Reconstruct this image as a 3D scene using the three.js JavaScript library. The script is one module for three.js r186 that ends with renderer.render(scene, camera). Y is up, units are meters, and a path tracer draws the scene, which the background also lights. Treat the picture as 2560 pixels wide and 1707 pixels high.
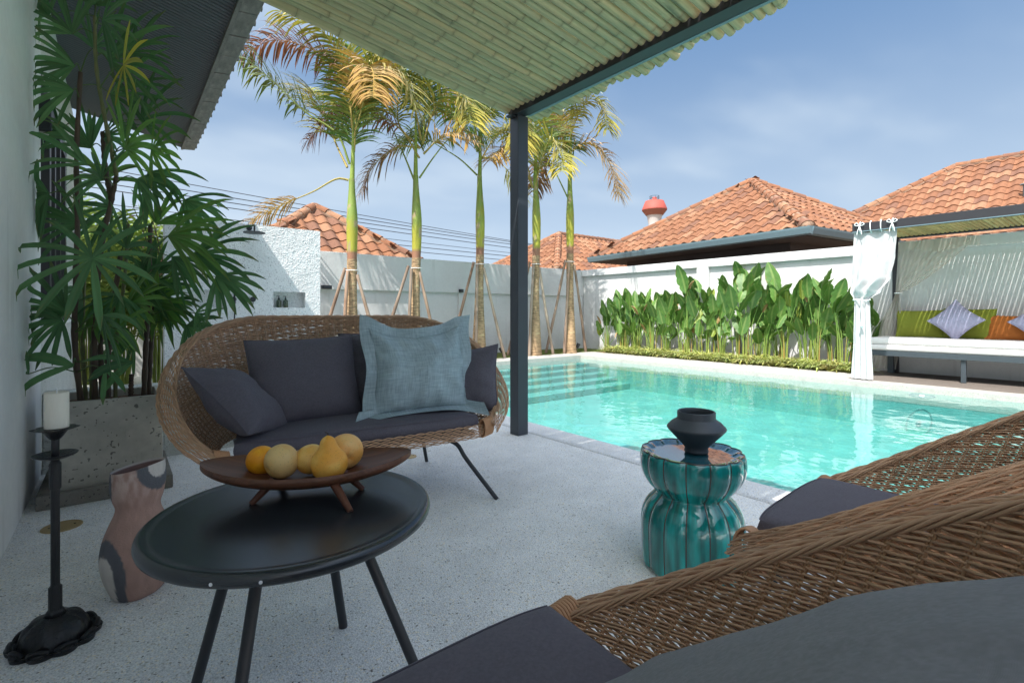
import * as THREE from 'three';
import { mergeGeometries, toCreasedNormals } from 'three/addons/utils/BufferGeometryUtils.js';
import { RoundedBoxGeometry } from 'three/addons/geometries/RoundedBoxGeometry.js';

// ---------------------------------------------------------------- camera, sky, sun, exposure
const scene = new THREE.Scene();
const camera = new THREE.PerspectiveCamera(69.12, 2560 / 1707, 0.05, 600);
camera.position.set(0, 1, 0);
camera.rotation.set(0, -38.5 * Math.PI / 180, 0);
camera.setViewOffset(2560, 1707, 0, 73.5, 2560, 1707);      // level camera, lens shifted down
const renderer = new THREE.WebGLRenderer({ antialias: true });
renderer.toneMapping = THREE.LinearToneMapping;
renderer.toneMappingExposure = 4.0;
renderer.shadowMap.enabled = true;
const SUN = new THREE.Vector3(-0.65, 1, 0.22).normalize();
const sun = new THREE.DirectionalLight(new THREE.Color(1, 0.955, 0.90), 2.0);
sun.name = 'sun';
sun.position.copy(SUN).multiplyScalar(40); sun.target.position.set(4, 0, -4); sun.position.add(sun.target.position);
sun.castShadow = true;
Object.assign(sun.shadow.camera, { left: -25, right: 25, top: 25, bottom: -25, near: 1, far: 100 });
sun.shadow.mapSize.set(2048, 2048);
scene.add(sun, sun.target);

// ---------------------------------------------------------------- helpers
const V = (x, y, z) => new THREE.Vector3(x, y, z);
const R = (d) => d * Math.PI / 180;
let seed_ = 12345;
const rnd = () => { seed_ = (seed_ + 0x6d2b79f5) | 0; let t = Math.imul(seed_ ^ (seed_ >>> 15), 1 | seed_); t = (t + Math.imul(t ^ (t >>> 7), 61 | t)) ^ t; return ((t ^ (t >>> 14)) >>> 0) / 4294967296; };
const rr = (a, b) => a + (b - a) * rnd();
const reseed = (n) => { seed_ = n * 7919 + 17; };
const lerp = THREE.MathUtils.lerp, clamp = THREE.MathUtils.clamp, smooth = THREE.MathUtils.smoothstep;
const hash = (x, y, s) => { let h = Math.imul(x, 374761393) ^ Math.imul(y, 668265263) ^ Math.imul(s, 2147483647 - 58); h = Math.imul(h ^ (h >>> 13), 1274126177); return ((h ^ (h >>> 16)) >>> 0) / 4294967296; };
function pnoise(x, y, per, s) {            // periodic value noise, 0..1
  const ix = Math.floor(x), iy = Math.floor(y), fx = x - ix, fy = y - iy, m = (a) => ((a % per) + per) % per;
  const u = fx * fx * (3 - 2 * fx), v = fy * fy * (3 - 2 * fy);
  const a = hash(m(ix), m(iy), s), b = hash(m(ix + 1), m(iy), s), c = hash(m(ix), m(iy + 1), s), d = hash(m(ix + 1), m(iy + 1), s);
  return a + (b - a) * u + (c - a) * v + (a - b - c + d) * u * v;
}
function fbm(x, y, per, s, oct = 4) { let f = 0, a = 0.5; for (let i = 0; i < oct; i++) { f += a * pnoise(x, y, per, s + i); x *= 2; y *= 2; per *= 2; a *= 0.5; } return f / (1 - Math.pow(0.5, oct)); }
function tex(size, fn, srgb, h = size) {    // fn(u, v) -> [r, g, b] or a grey, 0..1
  const d = new Uint8Array(size * h * 4);
  for (let y = 0, i = 0; y < h; y++) for (let x = 0; x < size; x++, i += 4) {
    const c = fn(x / size, y / h);
    if (typeof c === 'number') d[i] = d[i + 1] = d[i + 2] = clamp(c * 255, 0, 255); else { d[i] = clamp(c[0] * 255, 0, 255); d[i + 1] = clamp(c[1] * 255, 0, 255); d[i + 2] = clamp(c[2] * 255, 0, 255); }
    d[i + 3] = 255;
  }
  const t = new THREE.DataTexture(d, size, h);
  t.wrapS = t.wrapT = THREE.RepeatWrapping; t.magFilter = THREE.LinearFilter; t.minFilter = THREE.LinearFilter;
  if (srgb) t.colorSpace = THREE.SRGBColorSpace;
  t.needsUpdate = true;
  return t;
}
function rep(t, metres, my = metres) { const c = t.clone(); c.repeat.set(1 / metres, 1 / my); c.needsUpdate = true; return c; }
const M = (o) => { const { col, ...r } = o; const m = new THREE.MeshPhysicalMaterial({ roughness: 0.8, ...r }); if (col) m.color.setRGB(...col); return m; };

class MB {                                 // mesh builder
  constructor() { this.p = []; this.c = []; this.u = []; this.i = []; }
  get n() { return this.p.length / 3; }
  v(x, y, z, c, u = 0, w = 0) { this.p.push(x, y, z); if (c) this.c.push(c[0], c[1], c[2]); this.u.push(u, w); return this.p.length / 3 - 1; }
  q(a, b, c, d) { this.i.push(a, b, c, a, c, d); }
  t(a, b, c) { this.i.push(a, b, c); }
  tube(pts, r, seg = 6, c, caps = false) { // pts: Vector3[], r: number or function of 0..1
    const n = pts.length; if (n < 2) return;
    const T = V(0, 0, 0), N = V(0, 0, 0), B = V(0, 0, 0);
    T.subVectors(pts[1], pts[0]).normalize();
    N.set(Math.abs(T.y) < 0.9 ? 0 : 1, Math.abs(T.y) < 0.9 ? 1 : 0, 0).cross(T).normalize();
    const base = this.n; let len = 0;
    for (let k = 0; k < n; k++) {
      if (k > 0) len += pts[k].distanceTo(pts[k - 1]);
      T.subVectors(pts[Math.min(k + 1, n - 1)], pts[Math.max(k - 1, 0)]).normalize();
      N.addScaledVector(T, -N.dot(T)).normalize(); B.crossVectors(T, N);
      const rad = typeof r === 'function' ? r(k / (n - 1)) : r, col = typeof c === 'function' ? c(k / (n - 1)) : c;
      for (let s = 0; s < seg; s++) { const a = s / seg * Math.PI * 2, ca = Math.cos(a) * rad, sa = Math.sin(a) * rad; this.v(pts[k].x + N.x * ca + B.x * sa, pts[k].y + N.y * ca + B.y * sa, pts[k].z + N.z * ca + B.z * sa, col, s / seg, len); }
    }
    for (let k = 0; k < n - 1; k++) for (let s = 0; s < seg; s++) { const a = base + k * seg + s, b = base + k * seg + (s + 1) % seg; this.q(a, b, b + seg, a + seg); }
    if (caps) for (const [k, f] of [[0, 1], [n - 1, 0]]) { const col = typeof c === 'function' ? c(k / (n - 1)) : c, o = this.v(pts[k].x, pts[k].y, pts[k].z, col); for (let s = 0; s < seg; s++) { const a = base + k * seg + s, b = base + k * seg + (s + 1) % seg; f ? this.t(o, b, a) : this.t(o, a, b); } }
  }
  grid(nu, nv, f, c, close = false) {      // f(u, v) -> Vector3 or [x, y, z]; u, v in 0..1
    const b = this.n;
    for (let j = 0; j <= nv; j++) for (let i = 0; i <= nu; i++) { const q = f(i / nu, j / nv), col = typeof c === 'function' ? c(i / nu, j / nv) : c; Array.isArray(q) ? this.v(q[0], q[1], q[2], col, q[3] ?? i / nu, q[4] ?? j / nv) : this.v(q.x, q.y, q.z, col, i / nu, j / nv); }
    for (let j = 0; j < nv; j++) for (let i = 0; i < nu; i++) { const a = b + j * (nu + 1) + i; this.q(a, a + 1, a + nu + 2, a + nu + 1); }
  }
  geo(crease) {
    const g = new THREE.BufferGeometry();
    g.setAttribute('position', new THREE.Float32BufferAttribute(this.p, 3));
    if (this.c.length) g.setAttribute('color', new THREE.Float32BufferAttribute(this.c, 3));
    g.setAttribute('uv', new THREE.Float32BufferAttribute(this.u, 2));
    g.setIndex(this.i); g.computeVertexNormals();
    return crease ? toCreasedNormals(g, crease) : g;
  }
}
const names = {};
const numbered = (n) => { names[n] = (names[n] ?? -1) + 1; return names[n] ? n + '_' + String(names[n]).padStart(3, '0') : n; };
function tag(o, label, category, group, kind) { if (label) o.userData.label = label; if (category) o.userData.category = category; if (group) o.userData.group = group; if (kind) o.userData.kind = kind; return o; }
function thing(name, label, category, x = 0, y = 0, z = 0, turn = 0, group) { const o = new THREE.Group(); o.name = numbered(name); o.position.set(x, y, z); o.rotation.y = turn; scene.add(o); return tag(o, label, category, group); }
function part(name, g, m, parent, label) { const o = new THREE.Mesh(Array.isArray(g) ? mergeGeometries(g.map((q) => q.index ? q.toNonIndexed() : q)) : g, m); o.name = name; o.castShadow = o.receiveShadow = true; parent.add(o); if (label) o.userData.label = label; return o; }
function solo(name, g, m, label, category, group, kind) { const o = part(numbered(name), g, m, scene); return tag(o, label, category, group, kind); }
const struct = (name, g, m, parent) => { const o = part(parent ? name : numbered(name), g, m, parent ?? scene); if (!parent) o.userData.kind = 'structure'; return o; };
function uvBox(g) {                        // uv in metres, by the way each face points
  if (g.index) g = g.toNonIndexed();
  const p = g.attributes.position, n = g.attributes.normal, u = new Float32Array(p.count * 2);
  for (let i = 0; i < p.count; i++) { const ax = Math.abs(n.getX(i)), ay = Math.abs(n.getY(i)), az = Math.abs(n.getZ(i)); if (ay >= ax && ay >= az) { u[2 * i] = p.getX(i); u[2 * i + 1] = p.getZ(i); } else if (ax > az) { u[2 * i] = p.getZ(i); u[2 * i + 1] = p.getY(i); } else { u[2 * i] = p.getX(i); u[2 * i + 1] = p.getY(i); } }
  g.setAttribute('uv', new THREE.BufferAttribute(u, 2));
  return g;
}
const box = (x0, x1, y0, y1, z0, z1, r = 0) => uvBox((r ? new RoundedBoxGeometry(x1 - x0, y1 - y0, z1 - z0, 2, r) : new THREE.BoxGeometry(x1 - x0, y1 - y0, z1 - z0)).translate((x0 + x1) / 2, (y0 + y1) / 2, (z0 + z1) / 2));
const curve = (pts, n, closed = false) => new THREE.CatmullRomCurve3(pts.map((q) => Array.isArray(q) ? V(...q) : q), closed, 'centripetal').getPoints(n);
const tubeG = (pts, r, seg = 10, caps = true) => { const b = new MB(); b.tube(pts, r, seg, null, caps); return b.geo(); };
const lathe = (prof, seg = 48) => new THREE.LatheGeometry(prof.map(([r, y]) => new THREE.Vector2(r, y)), seg);

// ---------------------------------------------------------------- the sky: blue above, hazy at the horizon, thin streaks of cloud
{
  const W = 1024, H = 512, d = new Float32Array(W * H * 4);
  const zen = [0.15, 0.20, 0.28], mid = [0.040, 0.078, 0.145], low = [0.165, 0.203, 0.243], gnd = [0.34, 0.34, 0.32];
  for (let y = 0, i = 0; y < H; y++) {
    const el = ((y + 0.5) / H - 0.5) * Math.PI, s = Math.max(0, Math.sin(el));
    for (let x = 0; x < W; x++, i += 4) {
      const az = ((x + 0.5) / W - 0.5) * 2 * Math.PI, dx = Math.cos(az) * Math.cos(el), dz = Math.sin(az) * Math.cos(el);
      const cs = dx * SUN.x + s * SUN.y + dz * SUN.z;
      const k = smooth(s, -0.05, 0.58), k2 = smooth(s, 0.5, 0.95);
      const px = dx / (s + 0.16), pz = dz / (s + 0.16);
      let c = fbm(px * 1.1 + pz * 0.5 + 20, pz * 2.2 - px * 0.7 + 20, 4096, 5, 6) * 0.65 + fbm(px * 0.5 + 40, pz * 0.7 + 40, 4096, 11, 3) * 0.35;
      c = smooth(c, 0.44, 0.74) * 0.62;
      const aur = 0.7 * Math.pow(Math.max(0, cs), 18) + 0.48 * Math.pow(Math.max(0, cs), 2.6);
      for (let q = 0; q < 3; q++) {
        let v = lerp(lerp(low[q], mid[q], k), zen[q], k2);
        v = lerp(v, [0.175, 0.207, 0.240][q] , c * (1 - 0.25 * k2)) + aur * [1, 0.98, 0.95][q];
        d[i + q] = el < 0 ? gnd[q] : v;
      }
      d[i + 3] = 1;
    }
  }
  const t = new THREE.DataTexture(d, W, H, THREE.RGBAFormat, THREE.FloatType);
  t.mapping = THREE.EquirectangularReflectionMapping; t.magFilter = t.minFilter = THREE.LinearFilter; t.needsUpdate = true;
  scene.background = t; scene.environment = t;
}

// ---------------------------------------------------------------- materials
reseed(1);
function cells(per, s) {                    // F1 distance and cell id of a periodic Worley pattern
  return (u, v) => {
    const x = u * per, y = v * per, ix = Math.floor(x), iy = Math.floor(y); let best = 9, id = 0;
    for (let j = -1; j <= 1; j++) for (let i = -1; i <= 1; i++) {
      const cx = (ix + i + per) % per, cy = (iy + j + per) % per, dx = ix + i + hash(cx, cy, s) - x, dy = iy + j + hash(cx, cy, s + 1) - y, q = dx * dx + dy * dy;
      if (q < best) { best = q; id = hash(cx, cy, s + 2); }
    }
    return [Math.sqrt(best), id];
  };
}
const grain = cells(150, 3);
const pebbleMap = tex(1024, (u, v) => {
  const [d, id] = grain(u, v), n = fbm(u * 6, v * 6, 6, 71, 3);
  let t = 0.86 + 0.12 * id - 0.12 * smooth(d, 0.45, 0.8) + (n - 0.5) * 0.08;
  if (id > 0.992) t *= 0.5; else if (id > 0.97) t *= 0.8;
  return [t, t * (id > 0.9 ? 0.965 : 0.995), t * (id > 0.9 ? 0.9 : 0.985)];
}, true);
const pebbleBump = tex(1024, (u, v) => { const [d, id] = grain(u, v); return clamp(1 - d * 1.05, 0, 1) * (0.55 + 0.45 * id); });
const pebble = (col, tile = 0.72) => M({ col, map: rep(pebbleMap, tile), bumpMap: rep(pebbleBump, tile), bumpScale: 0.0035, roughness: 0.82, vertexColors: true });
const stuccoBump = tex(1024, (u, v) => { const a = fbm(u * 60, v * 60, 60, 21, 4), b = fbm(u * 22, v * 22, 22, 27, 3); return clamp(0.5 + (Math.abs(a - 0.5) * 2.2 - 0.35) * 0.7 + (b - 0.5) * 0.7, 0, 1); });
const stuccoMap = tex(1024, (u, v) => { const s = fbm(u * 120, v * 120, 120, 31, 3), n = fbm(u * 5, v * 5, 5, 33, 4); const t = 0.93 + (n - 0.5) * 0.08 - (s > 0.73 ? 0.25 : 0); return [t, t, t * 0.99]; }, true);
const plasterMap = tex(1024, (u, v) => { const n = fbm(u * 4, v * 4, 4, 41, 6), f = fbm(u * 90, v * 90, 90, 47, 2), st = fbm(u * 30, v * 3, 30, 49, 3); const t = 0.945 + (n - 0.5) * 0.09 + (f - 0.5) * 0.03 - smooth(st, 0.68, 0.9) * 0.05; return [t, t * 0.997, t * 0.99]; }, true);
const plasterBump = tex(512, (u, v) => fbm(u * 12, v * 12, 12, 51, 5));
const concreteMap = tex(1024, (u, v) => { const n = fbm(u * 4, v * 4, 4, 61, 6), m = fbm(u * 40, v * 40, 40, 65, 3), h = fbm(u * 70 + 9, v * 70, 70, 67, 2); const t = 0.82 + (n - 0.5) * 0.34 + (m - 0.5) * 0.08 - (h > 0.8 ? 0.3 : 0); return [t, t * 0.985, t * 0.95]; }, true);
const concreteBump = tex(512, (u, v) => { const h = fbm(u * 50, v * 50, 50, 68, 2); return fbm(u * 30, v * 30, 30, 69, 4) * 0.6 + (h > 0.78 ? 0 : 0.4); });
const clothBump = tex(512, (u, v) => { const a = Math.sin(u * Math.PI * 2 * 64), b = Math.sin(v * Math.PI * 2 * 64); return 0.5 + 0.25 * (((Math.floor(u * 128) + Math.floor(v * 128)) & 1) ? a : b) + 0.25 * (fbm(u * 40, v * 40, 40, 81, 2) - 0.5); });
const linenMap = tex(1024, (u, v) => { const a = fbm(u * 220, v * 14, 220, 83, 2), b = fbm(u * 14, v * 220, 220, 85, 2), n = fbm(u * 6, v * 6, 6, 87, 4); const t = 0.88 + (a - 0.5) * 0.16 + (b - 0.5) * 0.16 + (n - 0.5) * 0.06; return [t, t, t]; }, true);
const clothMap = tex(1024, (u, v) => { const f = fbm(u * 200, v * 200, 200, 91, 2), n = fbm(u * 5, v * 5, 5, 93, 5), l = hash(Math.floor(u * 1024), Math.floor(v * 1024), 95); const t = 0.9 + (f - 0.5) * 0.14 + (n - 0.5) * 0.08 + (l > 0.9992 ? 0.5 : 0); return [t, t, t]; }, true);
const woodMap = tex(1024, (u, v) => {       // long grain along u
  const w = fbm(u * 3, v * 5, 5, 101, 3) * 1.5, g = fbm(u * 4 + 3, (v * 46 + w * 6), 512, 103, 4), f = fbm(u * 12, v * 300, 300, 107, 2);
  const t = clamp(0.30 + g * 0.62 + (f - 0.5) * 0.35, 0, 1); return [lerp(0.19, 0.44, t), lerp(0.115, 0.29, t), lerp(0.08, 0.20, t)];
}, true);
const barkMap = tex(512, (u, v) => { const r = Math.abs(Math.sin((v + 0.02 * fbm(u * 8, v * 4, 8, 111, 3)) * Math.PI * 18)), n = fbm(u * 10, v * 60, 60, 113, 4), b = fbm(u * 5, v * 5, 5, 117, 4); const t = 0.62 + 0.22 * smooth(r, 0, 0.25) + (n - 0.5) * 0.5 + (b - 0.5) * 0.35; return [t, t * 0.86, t * 0.68]; }, true);
const bambooMap = tex(1024, (u, v) => {     // u round the cane, v along it
  const st = fbm(u * 24, v * 8, 24, 121, 4), b = fbm(u * 4, v * 4, 4, 123, 5), d = fbm(u * 90, v * 30, 90, 127, 2);
  let g = [lerp(0.71, 0.64, b) + (st - 0.5) * 0.16, lerp(0.66, 0.68, b) + (st - 0.5) * 0.14, lerp(0.50, 0.53, b) + (st - 0.5) * 0.12];
  const dirt = smooth(b, 0.66, 0.80) * 0.22 + (d > 0.74 ? 0.06 : 0);
  return [g[0] * (1 - dirt), g[1] * (1 - dirt), g[2] * (1 - dirt)];
}, true);
const waveBump = tex(1024, (u, v) => {      // short wind ripples
  const w = fbm(u * 5, v * 5, 5, 133, 2), a = fbm(u * 12 + w, v * 12 - w, 12, 135, 3), b = fbm(u * 34, v * 34, 34, 137, 2), c = fbm(u * 4, v * 4, 4, 139, 2);
  return clamp(0.1 + a * 0.45 + b * 0.22 * c + c * 0.35, 0, 1);
});
const poolMap = tex(512, (u, v) => { const n = fbm(u * 6, v * 6, 6, 141, 5), f = fbm(u * 80, v * 80, 80, 143, 2); const t = 0.9 + (n - 0.5) * 0.12 + (f - 0.5) * 0.08; return [t, t, t]; }, true);
const glazeMap = tex(512, (u, v) => { const n = fbm(u * 5, v * 3, 5, 151, 5), f = fbm(u * 60, v * 30, 60, 153, 3), r = fbm(u * 14, v * 3, 14, 155, 3); const t = 0.75 + (n - 0.5) * 0.7 + (r - 0.5) * 0.4; return [t * (0.8 + f * 0.3), t, t * 0.98]; }, true);
const soilMap = tex(512, (u, v) => { const n = fbm(u * 20, v * 20, 20, 161, 4); return [0.5 + n * 0.5, 0.42 + n * 0.42, 0.36 + n * 0.36]; }, true);
const grassMap = tex(512, (u, v) => { const n = fbm(u * 30, v * 30, 30, 165, 4), b = fbm(u * 5, v * 5, 5, 167, 3); return [0.35 + n * 0.5 + b * 0.15, 0.5 + n * 0.5, 0.25 + n * 0.25]; }, true);

const mat = {
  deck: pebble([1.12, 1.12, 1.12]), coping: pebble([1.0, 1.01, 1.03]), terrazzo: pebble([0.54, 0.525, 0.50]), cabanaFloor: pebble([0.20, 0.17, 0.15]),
  houseWall: M({ col: [0.93, 0.935, 0.93], map: rep(plasterMap, 3.1), bumpMap: rep(plasterBump, 1.3), bumpScale: 0.002, roughness: 0.75 }),
  plaster: M({ col: [0.68, 0.69, 0.695], map: rep(plasterMap, 3.1), bumpMap: rep(plasterBump, 1.3), bumpScale: 0.004, roughness: 0.75 }),
  stucco: M({ col: [0.88, 0.90, 0.90], map: rep(stuccoMap, 1.4), bumpMap: rep(stuccoBump, 1.4), bumpScale: 0.009, roughness: 0.9 }),
  lowStucco: M({ col: [0.80, 0.81, 0.76], map: rep(stuccoMap, 0.9), bumpMap: rep(stuccoBump, 0.9), bumpScale: 0.012, roughness: 0.9 }),
  concrete: M({ col: [0.72, 0.71, 0.67], map: rep(concreteMap, 1.1), bumpMap: rep(concreteBump, 0.6), bumpScale: 0.003, roughness: 0.85 }),
  tray: M({ col: [0.34, 0.325, 0.30], map: rep(concreteMap, 0.7), bumpMap: rep(concreteBump, 0.5), bumpScale: 0.004, roughness: 0.9 }),
  charcoal: M({ col: [0.135, 0.122, 0.148], map: rep(clothMap, 0.9), bumpMap: rep(clothBump, 0.07), bumpScale: 0.0006, roughness: 0.85, sheen: 0.35, sheenRoughness: 0.5, sheenColor: new THREE.Color(0.5, 0.48, 0.56) }),
  greyCloth: M({ col: [0.235, 0.24, 0.25], map: rep(clothMap, 0.7), bumpMap: rep(clothBump, 0.06), bumpScale: 0.0006, roughness: 0.9, sheen: 0.3, sheenColor: new THREE.Color(0.5, 0.5, 0.5) }),
  blueLinen: M({ col: [0.44, 0.56, 0.60], map: rep(linenMap, 0.55), bumpMap: rep(linenMap, 0.55), bumpScale: 0.0012, roughness: 0.9, sheen: 0.25, sheenColor: new THREE.Color(0.6, 0.7, 0.75) }),
  wicker: M({ col: [1, 1, 1], vertexColors: true, roughness: 0.52, specularIntensity: 0.8 }),
  black: M({ col: [0.016, 0.018, 0.022], roughness: 0.42 }),
  tableTop: M({ col: [0.020, 0.024, 0.028], roughness: 0.27, ior: 1.65, specularIntensity: 1 }),
  iron: M({ col: [0.012, 0.012, 0.013], roughness: 0.33, bumpMap: rep(plasterBump, 0.25), bumpScale: 0.002 }),
  steel: M({ col: [0.042, 0.050, 0.062], roughness: 0.42 }),
  darkSteel: M({ col: [0.02, 0.02, 0.024], roughness: 0.5 }),
  frameGrey: M({ col: [0.04, 0.055, 0.065], roughness: 0.5 }),
  wood: M({ map: rep(woodMap, 0.6, 0.3), roughness: 0.5, col: [1.30, 1.20, 1.12], bumpMap: rep(woodMap, 0.6, 0.3), bumpScale: 0.0015 }),
  pegWood: M({ map: rep(woodMap, 0.3, 0.1), roughness: 0.5, col: [1.25, 0.95, 0.82] }),
  glaze: M({ map: glazeMap, col: [0.008, 0.46, 0.45], roughness: 0.12, clearcoat: 1, clearcoatRoughness: 0.03 }),
  glazeRidge: M({ col: [0.055, 0.045, 0.035], roughness: 0.25, clearcoat: 0.6 }),
  glazeTop: M({ col: [0.012, 0.10, 0.13], roughness: 0.08, clearcoat: 1, clearcoatRoughness: 0.02 }),
  blackWood: M({ col: [0.050, 0.060, 0.070], roughness: 0.48, bumpMap: rep(woodMap, 0.22, 0.11), bumpScale: 0.004 }),
  wax: M({ col: [0.86, 0.80, 0.66], roughness: 0.45, bumpMap: rep(plasterBump, 0.08), bumpScale: 0.001 }),
  wick: M({ col: [0.85, 0.85, 0.85] }),
  brass: M({ col: [0.55, 0.40, 0.20], metalness: 0.8, roughness: 0.45, bumpMap: rep(plasterBump, 0.05), bumpScale: 0.001 }),
  pool: M({ col: [0.175, 0.42, 0.40], map: rep(poolMap, 1.2), roughness: 0.7 }),
  water: M({ col: [0.72, 0.985, 0.965], transmission: 1, thickness: 0, roughness: 0, ior: 1.33, bumpMap: rep(waveBump, 2.6), bumpScale: 0.012 }),
  soil: M({ col: [0.20, 0.13, 0.09], map: rep(soilMap, 0.6), roughness: 1 }),
  lawn: M({ col: [0.16, 0.19, 0.06], map: rep(grassMap, 0.7), roughness: 1 }),
  ground: M({ col: [0.34, 0.32, 0.27], map: rep(soilMap, 3), roughness: 1 }),
  leaf: M({ vertexColors: true, transmission: 0.3, thickness: 0, roughness: 0.95, side: THREE.DoubleSide }),
  glossLeaf: M({ vertexColors: true, transmission: 0.26, thickness: 0, roughness: 0.55, side: THREE.DoubleSide }),
  stem: M({ vertexColors: true, roughness: 0.75 }),
  bark: M({ map: rep(barkMap, 1, 1), col: [0.50, 0.47, 0.44], bumpMap: barkMap, bumpScale: 0.01, roughness: 0.95 }),
  crownshaft: M({ vertexColors: true, roughness: 0.5 }),
  stake: M({ vertexColors: true, roughness: 0.95 }),
  sheet: M({ col: [0.60, 0.60, 0.605], transmission: 0.25, thickness: 0, roughness: 0.95, side: THREE.DoubleSide, bumpMap: rep(linenMap, 0.5), bumpScale: 0.001 }),
  sheer: M({ col: [0.80, 0.765, 0.70], transmission: 0.75, thickness: 0, roughness: 0.55, side: THREE.DoubleSide }),
  white: M({ col: [0.68, 0.665, 0.645], roughness: 0.85, bumpMap: rep(clothBump, 0.1), bumpScale: 0.0008 }),
  green: M({ col: [0.19, 0.215, 0.02], roughness: 0.9, bumpMap: rep(clothBump, 0.08), bumpScale: 0.0008 }),
  lavender: M({ col: [0.46, 0.45, 0.62], roughness: 0.9, map: rep(linenMap, 0.5) }),
  orange: M({ col: [0.42, 0.13, 0.022], roughness: 0.9, bumpMap: rep(clothBump, 0.08), bumpScale: 0.0008 }),
  soffit: M({ col: [0.085, 0.09, 0.10], roughness: 0.6 }),
  eave: M({ col: [0.30, 0.27, 0.265], roughness: 0.85, map: rep(concreteMap, 0.8) }),
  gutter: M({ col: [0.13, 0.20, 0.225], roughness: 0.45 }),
  paleWall: M({ col: [0.40, 0.35, 0.30], roughness: 0.9 }),
  brownTrim: M({ col: [0.055, 0.045, 0.042], roughness: 0.8 }),
  glass: M({ col: [0.80, 0.86, 0.87], transmission: 1, thickness: 0, roughness: 0, ior: 1.5 }),
  bottle: M({ col: [0.018, 0.04, 0.014], roughness: 0.12, clearcoat: 1 }),
  red: M({ col: [0.36, 0.07, 0.05], roughness: 0.7 }), towerStem: M({ col: [0.50, 0.47, 0.44], roughness: 0.8 }), rust: M({ col: [0.30, 0.12, 0.08], roughness: 0.9 }),
  cable: M({ col: [0.03, 0.035, 0.045], roughness: 0.7 }),
  terracotta: [0, 1, 2, 3, 4].map((k) => M({ col: [[0.37, 0.175, 0.095], [0.31, 0.135, 0.07], [0.42, 0.22, 0.13], [0.26, 0.125, 0.08], [0.35, 0.155, 0.08]][k], roughness: 0.9, bumpMap: rep(plasterBump, 0.3), bumpScale: 0.003, map: rep(concreteMap, 1.3 + 0.2 * k) })),
  mortar: M({ col: [0.40, 0.27, 0.20], roughness: 0.95, map: rep(concreteMap, 0.6) }),
  bamboo: [0, 1, 2, 3].map((k) => M({ map: bambooMap, col: [[1.0, 0.92, 0.86], [0.88, 0.84, 0.80], [1.08, 0.93, 0.84], [0.92, 0.88, 0.86]][k], roughness: 0.55, vertexColors: true })),
  dryBamboo: [0, 1, 2].map((k) => M({ map: bambooMap, col: [[1.25, 0.95, 0.72], [1.1, 0.82, 0.6], [1.32, 1.05, 0.82]][k], roughness: 0.7, vertexColors: true })),
};

// ---------------------------------------------------------------- the setting: ground, decks, pool, walls, house
function mottled(g, amp = 0.10, f = 1.3, s = 5) {
  const p = g.attributes.position, c = new Float32Array(p.count * 3);
  for (let i = 0; i < p.count; i++) { const t = 1 + (fbm(p.getX(i) * f + 50, p.getZ(i) * f + 50, 4096, s, 4) - 0.5) * 2 * amp; c[3 * i] = t; c[3 * i + 1] = t; c[3 * i + 2] = t * 0.995; }
  g.setAttribute('color', new THREE.BufferAttribute(c, 3));
  return g;
}
function slab(x0, x1, z0, z1, y, thick = 0.25, r = 0.012, step = 0.3) {   // a paved slab with a rounded arris
  const nx = Math.max(2, Math.round((x1 - x0) / step)), nz = Math.max(2, Math.round((z1 - z0) / step));
  const g = new RoundedBoxGeometry(x1 - x0, thick, z1 - z0, 2, r), top = new THREE.PlaneGeometry(x1 - x0 - 2 * r, z1 - z0 - 2 * r, nx, nz).rotateX(-Math.PI / 2).translate((x0 + x1) / 2, y + 0.0012, (z0 + z1) / 2);
  return mottled(uvBox(mergeGeometries([(g.index ? g.toNonIndexed() : g).translate((x0 + x1) / 2, y - thick / 2, (z0 + z1) / 2), top.toNonIndexed()])));
}
const POOL = { x0: 2.94, x1: 8.45, z0: -8.05, z1: 4.2, w: -0.085, d: -0.62 };
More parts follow.
